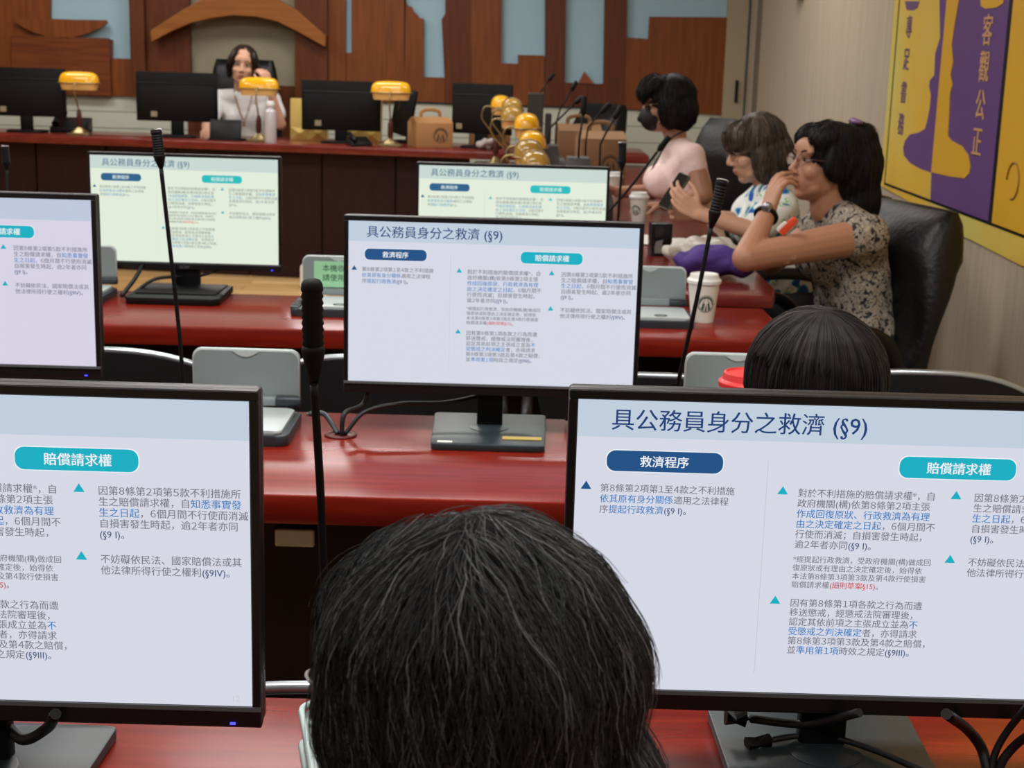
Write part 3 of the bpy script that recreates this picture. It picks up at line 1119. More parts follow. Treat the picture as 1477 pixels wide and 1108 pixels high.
# ================================================================== bench equipment
def lamp(x, y, z, rz, label, shade=AMBER, hgt=.33):
    r = empty('desk_lamp', (x, y, z), rz, label, 'lamp', 'amber banker lamps on the benches')
    b = NB()
    rbox(b, (0, 0, .008), (.15, .11, .016), .02, 'z', .003)
    loft(b, [[(px, py, zz) for px, py in sell(a, c, 24, .6)] for a, c, zz in ((.062, .045, .016), (.05, .034, .024), (.03, .022, .04), (.014, .013, .052))])
    out(b, 'base', BRASS, r, smooth=35)
    b = NB()
    tube(b, [(0, 0, .05), (0, 0, .075), (0, 0, .14), (0, 0, .165)], [.013, .018, .016, .010], 14)
    out(b, 'post', mat_post, r)
    b = NB()
    tube(b, spline([(0, 0, .155), (0, -.04, hgt * .62), (0, -.085, hgt * .8), (0, -.075, hgt - .008), (0, -.035, hgt + .004)]), .005, 8)
    tube(b, [(-.1, -.034, hgt), (.1, -.034, hgt)], .004, 8)
    out(b, 'arm', BRASS, r)
    cy = .025
    b = NB()
    loft(b, [[(px, py + cy, hgt + zz) for px, py in sell(.125 * k, .062 * k2, 36, .62)] for k, k2, zz in
             ((1, 1, 0), (.985, .97, .02), (.95, .90, .038), (.88, .76, .053), (.76, .55, .063), (.55, .3, .068), (.2, .1, .07))])
    sh = out(b, 'shade', shade, r, smooth=60)
    b = NB()
    o = [(px, py + cy, hgt) for px, py in sell(.132, .068, 36, .62)]
    tube(b, o + o[:2], .0035, 6)
    out(b, 'shade_rim', BRASS, sh)
    b = NB()
    loft(b, [[(px, py + cy, hgt + zz) for px, py in sell(.12 * k, .058 * k, 36, .62)] for k, zz in ((1, -.002), (.96, -.02), (.90, -.044))], cap=False)
    out(b, 'shade_skirt', PALE, sh, smooth=60)
    b = NB()
    tube(b, spline([(.055, cy - .05, hgt), (.056, cy - .052, hgt - .05), (.05, cy - .052, hgt - .10)]), .0012, 5)
    out(b, 'pull_chain', BRASS, r)
    return r


mat_post = mat('dark_wood_post', (74, 34, 26), .4)
lamp(-2.81, 9.58, .85, 0, 'amber banker lamp on the head bench, between the two left monitors')
lamp(-1.64, 9.44, .85, 0, 'amber banker lamp standing before the chairwoman')
lamp(-.80, 9.33, .85, 0, 'amber banker lamp on the head bench, beside the kraft carton')
wl = [(8.95, (723, 134), .345, AMBER, 'yellow banker lamp at the far end of the side bench row'), (8.5, (739, 137), .345, OLIVE, 'olive banker lamp second from the far end of the side bench row'),
      (7.85, (739, 157), .32, OLIVE, 'olive banker lamp third from the far end of the side bench row'), (7.2, (760, 170), .31, AMBER, 'bright yellow banker lamp in the middle of the side bench row'),
      (6.5, (768, 196), .262, AMBER, 'yellow banker lamp third from the near end of the row'), (6.15, (763, 210), .245, OLIVE, 'olive banker lamp second from the near end of the row'),
      (5.8, (772, 224), .222, OLIVE, 'olive banker lamp nearest the hidden cream monitor')]
for y, px, hh, m, lb in wl:
    lamp(at(px[0], px[1], y).x - .025, y, .78, -PI / 2, lb, m, hh)


def back_monitor(x, y, rz, zt, label, ww=.52):
    r = empty('bench_monitor', (x, y, .85), rz, label, 'monitor', 'monitors on the head bench seen from behind')
    t = zt - .85
    b = NB()
    box(b, (0, 0, t - .155), (ww, .022, .31), .004)
    box(b, (0, -.012, t - .19), (ww * .94, .02, .235), .006)
    out(b, 'housing', MATTE, r, smooth=35)
    b = NB()
    box(b, (0, -.0225, t - .068), (ww * .93, .004, .004), .001, 1)
    out(b, 'ridge', BLACK, r)
    b = NB()
    box(b, (0, .012, t - .15), (ww - .03, .003, .27))
    out(b, 'screen', mat_dark, r)
    b = NB()
    box(b, (-.145, -.0225, t - .265), (.04, .002, .035))
    out(b, 'sticker', mat_stick, r)
    b = NB()
    box(b, (0, -.005, (t - .25) / 2 + .01), (.08, .03, t - .25), .006)
    out(b, 'stand_neck', MATTE, r, smooth=35)
    b = NB()
    rbox(b, (0, -.0, .008), (.25, .17, .016), .05, 'z', .004)
    out(b, 'stand_base', BLACK, r, smooth=35)
    return r


mat_dark = mat('dark_screen_glass', (10, 11, 13), .12)
mat_stick = mat('tan_sticker', (150, 136, 110), .6)
back_monitor(-3.21, 9.78, 0, 1.262, 'black monitor seen from behind at the left frame edge of the bench')
back_monitor(-2.2, 9.66, .02, 1.262, 'black monitor seen from behind left of the chairwoman')
back_monitor(-1.13, 9.53, .02, 1.240, 'black monitor seen from behind in front of gold paper bags', .50)
back_monitor(-.235, 9.42, -.35, 1.248, 'black monitor seen from behind beside the row of lamps', .40)


def phone_set(x, y, rz, label, s=1.0):
    r = empty('telephone', (x, y, .85), rz, label, 'telephone', 'desk telephones on the head bench')
    b = NB()
    prism(b, [(-.09 * s, -.08 * s, 0), (-.09 * s, .09 * s, 0), (-.09 * s, .09 * s, .075 * s), (-.09 * s, -.08 * s, .025 * s)], (.18 * s, 0, 0), bev=.006)
    out(b, 'base', BLACK, r, smooth=35)
    b = NB()
    c = spline([(-.06 * s, -.075 * s, .045 * s), (-.062 * s, -.04 * s, .07 * s), (-.062 * s, .05 * s, .098 * s), (-.06 * s, .085 * s, .095 * s)], 5)
    tube(b, c, [.02 * s] + [.014 * s] * (len(c) - 2) + [.02 * s], 12)
    out(b, 'handset', BLACK, r)
    return r


phone_set(-2.97, 9.93, 0, 'black desk telephone behind the leftmost bench monitor', 1.25)
phone_set(-.99, 9.30, .4, 'small black telephone beside the third banker lamp', .75)

# tilted display of the clerk, black, beside the third lamp
r = empty('tilted_display', (-.74, 9.72, .85), -.95, 'tilted black panel on a stand right of the third banker lamp', 'display')
b = NB()
box(b, (0, -.01, .2), (.24, .025, .30), .008, rot=(-.12, .10, 0))
out(b, 'panel', BLACK, r, smooth=35)
b = NB()
box(b, (0, .04, .01), (.16, .14, .02), .006)
box(b, (0, .035, .1), (.05, .03, .18), .005)
out(b, 'stand', MATTE, r, smooth=35)

# black folder stand and tumbler before the chairwoman
r = empty('tablet_stand', (-1.86, 9.50, .85), .03, 'black tablet on a folding cover in front of the chairwoman', 'tablet')
b = NB()
box(b, (0, 0, .065), (.2, .012, .13), .004, rot=(-.25, 0, 0))
out(b, 'tablet', BLACK, r, smooth=35)
b = NB()
box(b, (.02, .03, .006), (.26, .12, .012), .004)
out(b, 'cover', MATTE, r, smooth=35)
b = NB()
lathe(b, [(0, 0), (.036, 0), (.037, .004), (.037, .19), (.034, .2), (.024, .207), (.022, .212), (.022, .222), (.026, .226), (.026, .25), (.022, .256), (0, .257)], 32)
r = empty('tumbler', (-1.552, 9.36, .85), 0, 'white metal tumbler beside the lamp of the chairwoman', 'bottle')
out(b, 'bottle_body', mat('pearl_white_metal', (206, 200, 206), .3, .2), r, smooth=40)
b = NB()
lathe(b, [(.0265, .226), (.0275, .23), (.0275, .248), (.02, .258), (0, .259)], 32)
out(b, 'cap', WHITEP, r, smooth=40)

# gold paper bags
for i, (x, lb) in enumerate([(-1.37, 'gold patterned paper bag left behind the third bench monitor'), (-1.02, 'gold patterned paper bag right behind the third bench monitor')]):
    r = empty('paper_bag', (x, 9.8, .85), .04 - .1 * i, lb, 'bag', 'gold paper bags')
    b = NB()
    prism(b, [(-.12, -.045, 0), (.12, -.045, 0), (.12, .045, 0), (-.12, .045, 0)], (0, 0, .085), bev=.003)
    prism(b, [(-.12, -.045, .085), (.12, -.045, .085), (.12, .045, .085), (-.12, .045, .085)], (0, .02, .18))
    out(b, 'bag_body', GOLD, r)
    b = NB()
    for k in range(2):
        cx = -.06 + .12 * k
        vs = [(cx - .055, -.0452, .005), (cx + .055, -.0452, .005), (cx, -.056, .045), (cx, -.0452, .084)]
        V4 = [b.verts.new(p) for p in vs] + [b.verts.new((cx - .055, -.0452, .08)), b.verts.new((cx + .055, -.0452, .08))]
        b.faces.new([V4[0], V4[1], V4[2]])
        b.faces.new([V4[1], V4[5], V4[2]])
        b.faces.new([V4[5], V4[4], V4[2]])
        b.faces.new([V4[4], V4[0], V4[2]])
    out(b, 'pleats', GOLD, r)


def carton(x, y, z, rz, label, w=.24, d=.2, h=.15, logo=True, dk=KRAFT):
    r = empty('carry_carton', (x, y, z), rz, label, 'carton', 'kraft carry cartons with round emblem')
    b = NB()
    box(b, (0, 0, h / 2), (w, d, h), .003)
    prism(b, [(-w / 2, -d / 2, h), (-w / 2, d / 2, h), (-w / 2, .012, h + .035), (-w / 2, -.012, h + .035)], (w, 0, 0))
    out(b, 'carton_body', dk, r, smooth=25)
    b = NB()
    tube(b, spline([(-w * .26, 0, h + .03), (-w * .24, 0, h + .065), (-w * .1, 0, h + .078), (w * .1, 0, h + .078), (w * .24, 0, h + .065), (w * .26, 0, h + .03)]), .011, 8, flat=.35)
    out(b, 'handle', dk, r)
    if logo:
        b = NB()
        for side, M in (('f', Matrix.Translation((w * .16, -d / 2 - .0006, h * .5)) @ TXT),):
            for pts, lift, mi in SIREN:
                vs = [b.verts.new(M @ V(a * .048, c * .048, lift)) for a, c in pts]
                f = b.faces.new(vs)
                f.material_index = mi
                bmesh.ops.triangulate(b, faces=[f])
        out(b, 'emblem', [DARKLOGO, dk], r)
    return r


carton(-.56, 9.45, .85, .35, 'kraft carry carton with handle left of the bench monitor by the lamps')
carton(-.19, 9.72, .85, .2, 'kraft carry carton behind the bench monitor by the lamps')
carton(.415, 7.6, .78, .12, 'tall brown carry carton among the microphones on the side bench', .23, .2, .25, dk=mat('darker_kraft', (134, 100, 68), .8))  # card of a darker brown than the bench cartons
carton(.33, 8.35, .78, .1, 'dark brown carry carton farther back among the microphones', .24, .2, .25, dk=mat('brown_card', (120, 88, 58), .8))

# black bases with long microphones on the side bench
def desk_mic(stem_px, top_px, Y, label, hr=.012, ch=.13):
    pts = [at(u, v, Y) for u, v in stem_px]
    f = V(pts[0].x, Y, .78)
    r = empty('microphone_console', f, 0, label, 'microphone', 'microphones on black consoles of the side bench')
    b = NB()
    prism(b, [(-.06, -.07, 0), (.06, -.07, 0), (.06, -.07, ch * .6), (.045, -.02, ch), (-.045, -.02, ch), (-.06, -.07, ch * .6)], (0, .13, 0), bev=.006)
    out(b, 'console', mat_console, r, smooth=35)
    b = NB()
    tube(b, [V(f.x, Y, .9)] + pts, .0042, 8)
    out(b, 'gooseneck', MATTE, r, True)
    b = NB()
    a, t = pts[-1], at(top_px[0], top_px[1], Y)
    tube(b, [a, a.lerp(t, .12), a.lerp(t, .3), a.lerp(t, .92), t], [.005, hr * .8, hr, hr, hr * .6], 12)
    out(b, 'mic_head', MATTE, r, True)


mat_console = mat('console_plastic', (52, 48, 44), .45)
desk_mic([(779, 150), (779, 134), (790, 118)], (799, 106), 8.5, 'slanted microphone farthest back on the side bench')
desk_mic([(803, 175), (808, 157), (823, 132)], (832, 117), 7.9, 'slanted microphone second farthest on the side bench')
desk_mic([(790, 205), (794, 184), (828, 150)], (841, 140), 6.7, 'long slanted microphone right of the row of lamps', ch=.26)
desk_mic([(835, 215), (836, 199), (841, 167)], (843, 139), 5.75, 'upright microphone just above the hidden cream monitor', ch=.27)
desk_mic([(845, 205), (848, 184), (865, 164)], (881, 149), 6.9, 'slanted microphone rising from behind the large carton')
desk_mic([(866, 208), (875, 190), (885, 173)], (896, 153), 6.1, 'slanted microphone right of the large carton')
# thin upright speaker slabs beside the lamps
for i, (u, v0, v1, Y, ww, lb) in enumerate([(773, 134, 175, 8.0, .085, 'broad dark upright panel right of the far lamps'), (791, 163, 200, 6.9, .03, 'thin dark upright panel right of the middle lamps')]):
    a, c = at(u, v0, Y), at(u, v1, Y)
    b = NB()
    box(b, (a.x, Y, (a.z + .78) / 2), (ww, .06, a.z - .78), .006)
    tag(out(b, 'speaker_panel', mat_console), lb, 'speaker', 'speaker panels on the side bench')

# ------------------------------------------------------------------ small things on the side bench
p = atz(951, 368, .78)
r = empty('tea_canister', (p.x, p.y, .78), .15, 'black canister with grey label on the side bench', 'canister')
b = NB()
rbox(b, (0, 0, .055), (.074, .06, .11), .012, 'z', .003)
out(b, 'canister_body', mat('gloss_black', (14, 14, 16), .2), r, smooth=35)
b = NB()
prism(b, [(-.024, -.0305, .01), (.012, -.0305, .01), (.014, -.0305, .034), (-.002, -.0305, .04), (.004, -.0305, .056), (-.022, -.0305, .05), (-.026, -.0305, .03)], (0, -.0008, 0))
out(b, 'grey_label', mat('label_grey', (120, 116, 112), .6), r)
for (cx, cy, rz, lb, zz) in [(.56, 5.32, .25, 'white sheet of paper under the plastic bag', .7802), (.45, 5.42, -.15, 'white sheet of paper behind the black canister', .7806)]:
    b = NB()
    n = 8
    g = [[b.verts.new(((i / n - .5) * .21, (j / n - .5) * .297, .001 + .004 * (mnoise.noise(V(i * .5, j * .5, cx)) + .6) * (abs(i / n - .5) + abs(j / n - .5)))) for j in range(n + 1)] for i in range(n + 1)]
    for i in range(n):
        for j in range(n): b.faces.new([g[i][j], g[i + 1][j], g[i + 1][j + 1], g[i][j + 1]])
    o = out(b, 'paper_sheet', WHITE, smooth=180)
    o.location = (cx, cy, zz)
    o.rotation_euler.z = rz
    tag(o, lb, 'paper', 'papers on the side bench')

bm = NB()
ell(bm, (.600, 4.72, .82), (.11, .09, .045))
ell(bm, (.545, 4.75, .81), (.07, .06, .03))
ell(bm, (.67, 4.70, .815), (.06, .06, .034))
pl = fuse(bm, 'plastic_bag', mat('milky_plastic_film', (206, 200, 188), .25, trans=.25, bump=(40, .6)), None, .006, 4, disp=(.022, 22))
zmin = min(v.co.z for v in pl.data.vertices)
for v in pl.data.vertices: v.co.z += .7815 - zmin
tag(pl, 'crumpled milky plastic bag behind the purple pouch', 'bag')
bm = NB()
ell(bm, (.60, 4.5, .825), (.125, .07, .042))
ell(bm, (.68, 4.48, .815), (.06, .05, .034))
ell(bm, (.55, 4.5, .82), (.07, .06, .042))
pp = fuse(bm, 'purple_pouch', mat('purple_cloth', (70, 44, 120), .75, sheen=.3, bump=(25, .5)), None, .005, 4, disp=(.016, 20))
zmin = min(v.co.z for v in pp.data.vertices)
for v in pp.data.vertices: v.co.z += .7815 - zmin
tag(pp, 'crumpled purple cloth pouch at the end of the side bench', 'pouch')
bm = NB()
ell(bm, (0, 0, .03), (.06, .04, .03))
nk = fuse(bm, 'paper_napkin', mat('grey_white_tissue', (170, 160, 156), .8), None, .005, 2, disp=(.02, 30))
nk.location = (-.2, 9.22, .852)
zmin = min(v.co.z for v in nk.data.vertices)
for v in nk.data.vertices: v.co.z -= zmin
tag(nk, 'crumpled tissue at the bench corner under the lamps', 'tissue')


# ------------------------------------------------------------------ chairs
def star_base(r, h, dy=0, rad=.29):
    b = NB()
    tube(b, [(0, 0, .09), (0, 0, h)], .025, 14)
    for k in range(5):
        a = 2 * PI * k / 5 + .3
        tube(b, [(0, 0, .10), (.16 * math.cos(a), .16 * math.sin(a), .085), (rad * math.cos(a), rad * math.sin(a), .07)], [.03, .024, .016], 10)
    bmesh.ops.translate(b, verts=b.verts, vec=(0, dy, 0))
    out(b, 'star_base', BLACK, r)
    for k in range(5):
        a = 2 * PI * k / 5 + .3
        b = NB()
        lathe(b, [(0, -.02), (.026, -.02), (.029, -.014), (.029, .014), (.026, .02), (0, .02)], 18, Matrix.Translation((rad * math.cos(a), rad * math.sin(a), .0295)) @ Matrix.Rotation(a + 1, 4, 'Z') @ Matrix.Rotation(PI / 2, 4, 'X'))
        tube(b, [(rad * math.cos(a), rad * math.sin(a), .03), (rad * math.cos(a), rad * math.sin(a), .072)], .008, 8)
        bmesh.ops.translate(b, verts=b.verts, vec=(0, dy, 0))
        out(b, 'caster', MATTE, r)


def leather_chair(x, y, rz, top, label, w=.27, lean=.16, th=.075, zoff=0):
    "faces local -Y"
    r = empty('leather_chair', (x, y, zoff), rz, label, 'chair', 'black leather armchairs')
    seat = .46
    b = NB()
    loft(b, [[(px, py - .02, zz) for px, py in sell(w * k, .25 * k, 28, .5)] for k, zz in ((.9, seat - .06), (1, seat - .04), (1, seat), (.95, seat + .03), (.7, seat + .045))])
    out(b, 'seat', LEATHER, r, smooth=60)
    b = NB()
    rings = []
    L = top - seat
    for k in range(17):
        t = k / 16
        z = seat - .02 + L * t
        ww = w * (.86 + .16 * math.sin(PI * min(1, t * 1.15)) - (.0 if t < .9 else (t - .9) * 1.0))
        tt = th * (.75 + .25 * math.cos(t * 9) * (1 if t < .85 else .5) + (.25 if t > .72 else 0))
        if t > .92: tt *= 1 - (t - .92) * 7.5
        yy = .24 + lean * t * t * 1.1 + .02 * math.sin(t * PI)
        rings.append([(px, py + yy, z) for px, py in sell(ww, tt, 32, .55)])
    loft(b, rings)
    out(b, 'backrest', LEATHER, r, smooth=60)
    for s in (-1, 1):
        b = NB()
        tube(b, spline([(s * (w + .0), .16, seat - .03), (s * (w + .035), .15, seat + .12), (s * (w + .04), .06, seat + .21), (s * (w + .04), -.16, seat + .205), (s * (w + .03), -.2, seat + .12), (s * (w - .0), -.1, seat - .03)]), .022, 10)
        ar = out(b, 'armrest', BLACK, r)
    star_base(r, seat - .05)
    return r


leather_chair(-1.955, 10.42, 0, 1.365, 'black leather armchair of the chairwoman in white', .265, .05)
leather_chair(.26, 9.98, -.9, 1.14, 'empty black leather armchair at the far end of the side bench', .25)
leather_chair(.72, 6.78, -PI / 2 + .55, 1.185, 'black leather armchair of the masked woman in pink', .27, .1)
leather_chair(.98, 5.66, -PI / 2 + .15, .97, 'black leather armchair of the woman in blue print blouse', .26, .12)
fc = leather_chair(.89, 4.51, -PI / 2 + .26, 1.03, 'big black leather armchair of the woman in grey floral blouse', .29, .11, .075)
b = NB()
lathe(b, [(0, 0), (.018, 0), (.02, .004), (.012, .007), (.006, .009), (0, .009)], 20, Matrix.Translation((-.302, .2, .60)) @ Matrix.Rotation(-PI / 2, 4, 'Y'))
out(b, 'pivot_bolt', CHROME, fc)


def mesh_chair(x, y, rz, top, label, w=.25, drop=.055):
    "task chair facing local +Y (towards the head bench), so its back is seen"
    r = empty('task_chair', (x, y, 0), rz, label, 'chair', 'black task chairs with silver top trim')
    seat = .43
    b = NB()
    loft(b, [[(px, py + .23, zz) for px, py in sell(.24 * k, .23 * k, 28, .5)] for k, zz in ((.85, seat - .05), (1, seat - .03), (1, seat), (.9, seat + .02))])
    out(b, 'seat', MESHF, r, smooth=60)
    n, m = 20, 10
    b = NB()
    topc = []

    def P(i, j, off):
        s = -1 + 2 * i / n
        t = j / m
        zt = top - drop * (abs(s) ** 2.6)
        ww = w * (.80 + .2 * t)
        z = seat + .06 + (zt - seat - .06) * t
        return V(s * ww, -.02 - .05 * (1 - s * s) + off - .03 * t, z)
    G = [[[b.verts.new(P(i, j, o)) for j in range(m + 1)] for i in range(n + 1)] for o in (0, .022)]
    for o in (0, 1):
        for i in range(n):
            for j in range(m):
                q = [G[o][i][j], G[o][i + 1][j], G[o][i + 1][j + 1], G[o][i][j + 1]]
                b.faces.new(q if o == 0 else q[::-1])
    for i in range(n):
        for j in (0, m):
            q = [G[0][i][j], G[1][i][j], G[1][i + 1][j], G[0][i + 1][j]]
            b.faces.new(q if j == 0 else q[::-1])
    for j in range(m):
        for i in (0, n):
            q = [G[0][i][j], G[0][i][j + 1], G[1][i][j + 1], G[1][i][j]]
            b.faces.new(q if i == 0 else q[::-1])
    out(b, 'backrest', MESHF, r, smooth=40)
    b = NB()
    tube(b, [P(i, m, .011) + V(0, 0, .002) for i in range(n + 1)], .0085, 10)
    out(b, 'top_trim', SILVER, r)
    b = NB()
    tube(b, spline([(0, -.04, seat + .2), (0, -.06, seat + .05), (0, .06, seat - .05), (0, .2, seat - .06)]), .018, 10)
    out(b, 'back_strut', BLACK, r)
    for s in (-1, 1):
        b = NB()
        tube(b, spline([(s * .22, .12, seat - .03), (s * .27, .12, seat + .08), (s * .27, .1, seat + .19), (s * .265, .3, seat + .195)]), .014, 8)
        out(b, 'armrest', BLACK, r)
    star_base(r, seat - .04, .23, .25)
    return r


for x, y, top, lb, gw in [(-.90, 3.2, .785, 'task chair at the third row desk behind the lilac monitor', .25), (-.29, 3.2, .785, 'task chair at the third row desk behind the fully visible monitor', .25),
                          (.305, 3.2, .762, 'task chair at the third row desk before the white paper cup', .25), (.885, 3.2, .785, 'task chair at the third row right end by the striped wall', .25),
                          (-.14, 1.62, .735, 'task chair at the middle row desk behind the dark haired head', .27), (.46, 1.62, .70, 'task chair carrying the person hidden behind the right foreground monitor', .25)]:
    mesh_chair(x, y, 0, top, lb, gw)


# ================================================================== people
SKIN = mat('skin', (196, 150, 124), .5, bump=(180, .08))
SKIN2 = mat('skin_tan', (172, 124, 98), .5, bump=(180, .08))
SKIN3 = mat('skin_light', (214, 164, 136), .5)
LIP = mat('lip', (172, 104, 90), .5)
EYEW = mat('eye_white', (214, 206, 196), .3)
IRIS = mat('iris_dark', (22, 16, 14), .2)
BROW = mat('brow_hair', (44, 34, 30), .8)
HB = mat('hair_black', (20, 19, 20), .6, spec=.3)
HB2 = mat('hair_black_soft', (36, 34, 34), .55, spec=.35)
HBR = mat('hair_dark_brown', (46, 32, 26), .4)
HGR = mat('hair_grey', (92, 92, 92), .5, spec=.3)
HMB = mat('hair_brown_grey', (74, 60, 50), .45)
HMB2 = mat('hair_ash', (100, 88, 74), .45)
TROUS = mat('dark_trousers', (34, 34, 40), .8)
SHOE = mat('black_shoe', (20, 20, 20), .4)


def ramp_cloth(name, stops, scale, rough=.8, det=2, dist=0):
    m = mat(name, stops[0][1], rough)
    nt = m.node_tree
    tc = nt.nodes.new('ShaderNodeTexCoord')
    n = nt.nodes.new('ShaderNodeTexNoise')
    n.inputs['Scale'].default_value, n.inputs['Detail'].default_value, n.inputs['Distortion'].default_value = scale, det, dist
    r = nt.nodes.new('ShaderNodeValToRGB')
    r.color_ramp.interpolation = 'CONSTANT'
    while len(r.color_ramp.elements) < len(stops): r.color_ramp.elements.new(.5)
    for e, (p, c) in zip(r.color_ramp.elements, stops): e.position, e.color = p, lin(c)
    nt.links.new(tc.outputs['Object'], n.inputs['Vector'])
    nt.links.new(n.outputs['Fac'], r.inputs[0])
    nt.links.new(r.outputs[0], nt.nodes['Principled BSDF'].inputs['Base Color'])
    return m


FLORAL = ramp_cloth('floral_print', [(0, (26, 26, 30)), (.39, (64, 62, 62)), (.45, (164, 154, 140)), (.53, (112, 103, 92)), (.57, (178, 168, 152)), (.64, (36, 35, 38))], 60, det=3, dist=.8)
BLUEP = ramp_cloth('blue_print', [(0, (30, 84, 170)), (.36, (60, 160, 200)), (.41, (232, 236, 234)), (.62, (120, 190, 90)), (.645, (236, 238, 236)), (.68, (30, 120, 150))], 17, det=1, dist=.3)
PINK = mat('pale_pink_knit', (240, 214, 208), .85, bump=(90, .2))
WHITEC = mat('white_blouse', (226, 226, 224), .8)
GREYC = mat('dark_grey_top', (44, 46, 52), .85)
NAVYC = mat('navy_top', (30, 34, 48), .85)


def headM(c, yaw, pitch=0, roll=0):
    return Matrix.Translation(c) @ Matrix.Rotation(yaw, 4, 'Z') @ Matrix.Rotation(pitch, 4, 'X') @ Matrix.Rotation(roll, 4, 'Y')


def head_shape(b, M):
    "head of .225 m facing local -Y"
    E_ = lambda c, r, rot=None, n=20: ell(b, c, r, rot, n, 0, M)
    C_ = lambda p, r, q, s: cap(b, p, r, q, s, 12, M)
    E_((0, .014, .030), (.076, .094, .090))
    E_((0, -.030, -.035), (.061, .062, .080))
    E_((0, -.012, -.055), (.058, .06, .05))
    E_((0, -.056, -.094), (.025, .024, .020))
    C_((-.035, -.04, -.073), .022, (0, -.06, -.095), .018)
    C_((.035, -.04, -.073), .022, (0, -.06, -.095), .018)
    for s in (-1, 1):
        E_((s * .036, -.058, -.028), (.026, .028, .026))
        E_((s * .079, .010, -.010), (.009, .019, .031), (0, s * .15, s * .3))
        E_((s * .0105, -.098, -.034), (.008, .010, .007))
        E_((s * .029, -.078, .030), (.024, .013, .008))
    E_((0, -.074, .040), (.05, .022, .035))
    C_((0, -.086, .016), .0075, (0, -.108, -.026), .0105)
    E_((0, -.103, -.030), (.013, .011, .009))
    E_((0, -.085, -.057), (.021, .010, .0065))
    E_((0, -.083, -.069), (.018, .010, .007))
    C_((0, .018, -.05), .05, (0, .036, -.13), .051)


def face_parts(p, M, lips=True, closed=False):
    def part(name, m, fn, **k):
        b = NB()
        fn(b)
        b.transform(M)
        return out(b, name, m, p, True, **k)
    for s in (-1, 1):
        e = part('eye', EYEW, lambda b: ell(b, (s * .030, -.0795, .007), (.0135, .0095, .0048 if not closed else .003)))
        part('iris', IRIS, lambda b: ell(b, (s * .031, -.0865, .007), (.0055, .004, .0052 if not closed else .003)))
        part('eyelid', BROW, lambda b: tube(b, spline([(s * .016, -.0850, .007), (s * .030, -.0895, .0125), (s * .044, -.0790, .009)], 5), .0012, 6))
        part('eyebrow', BROW, lambda b: tube(b, spline([(s * .012, -.0935, .027), (s * .032, -.0915, .034), (s * .052, -.073, .028)], 5), [.0014] + [.0022] * 9 + [.001], 6))
    if lips:
        part('lips', LIP, lambda b: (ell(b, (0, -.0885, -.0585), (.0185, .0070, .0038)), ell(b, (0, -.0870, -.0665), (.0165, .0070, .0042)), ell(b, (0, -.0905, -.0622), (.0175, .0055, .0011))))


def glasses(p, M, m, r=.0014, name='eyeglasses', lens=True):
    b = NB()
    for s in (-1, 1):
        c = V(s * .032, -.1015, .004)
        tube(b, [c + V(.0235 * math.cos(a), .006 * abs(math.cos(a)) * (1 if s * math.cos(a) > 0 else .2), .0175 * math.sin(a)) for a in [k * PI / 10 for k in range(21)]], r, 6)
        tube(b, spline([(s * .0555, -.096, .008), (s * .074, -.083, .010), (s * .082, -.02, .010), (s * .083, .015, -.004)], 5), r, 6)
    tube(b, spline([(-.009, -.1015, .008), (0, -.1045, .011), (.009, -.1015, .008)], 4), r, 6)
    b.transform(M)
    g = out(b, name, m, p, True)
    if lens:
        b = NB()
        for s in (-1, 1):
            vs = [b.verts.new((s * .032 + .0225 * math.cos(a), -.1012 + .002 * abs(math.cos(a)), .004 + .0165 * math.sin(a))) for a in [k * PI / 10 for k in range(20)]]
            b.faces.new(vs)
        b.transform(M)
        out(b, 'lenses', mat_lens, g, False).matrix_parent_inverse = Matrix.Translation(-p.location)


mat_lens = mat('spectacle_lens', (245, 245, 250), .03, trans=1, ior=1.02)
FR1 = mat('thin_metal_frame', (120, 100, 80), .3, .8)
FR2 = mat('plum_frame', (96, 60, 66), .35)
FR3 = mat('clear_frame', (150, 138, 124), .2, trans=.3)


def torso(b, Hp, Wt, Cc, N, Ls, Rs, g=0, neck=True, wid=1):
    a = (V(Ls) - V(Rs)).normalized()
    H_, W_, C_ = V(Hp), V(Wt), V(Cc)
    for s, sh in ((1, V(Ls)), (-1, V(Rs))):
        cap(b, H_ + a * s * .075 * wid, .105 + g, W_ + a * s * .06 * wid, .088 + g)
        cap(b, W_ + a * s * .06 * wid, .088 + g, C_ + a * s * .065 * wid, .092 + g)
        cap(b, C_ + a * s * .065 * wid, .092 + g, sh, .050 + g)
        cap(b, V(N).lerp(C_, .3), .05 + g, sh, .046 + g)
    cap(b, H_, .10 + g, W_, .09 + g)
    cap(b, W_, .09 + g, C_, .095 + g)
    cap(b, C_, .09 + g, V(N).lerp(C_, .35), .06 + g)
    cap(b, Ls, .046 + g, Rs, .046 + g)
    if neck: cap(b, N, .048, V(N).lerp(C_, .35), .055)


def arm(b, Sh, E, Wr, g=0, frac=None):
    if frac is None:
        cap(b, Sh, .046, E, .036)
        cap(b, E, .037, Wr, .025)
    else:
        cap(b, Sh, .049 + g, V(Sh).lerp(V(E), frac), .043 + g)


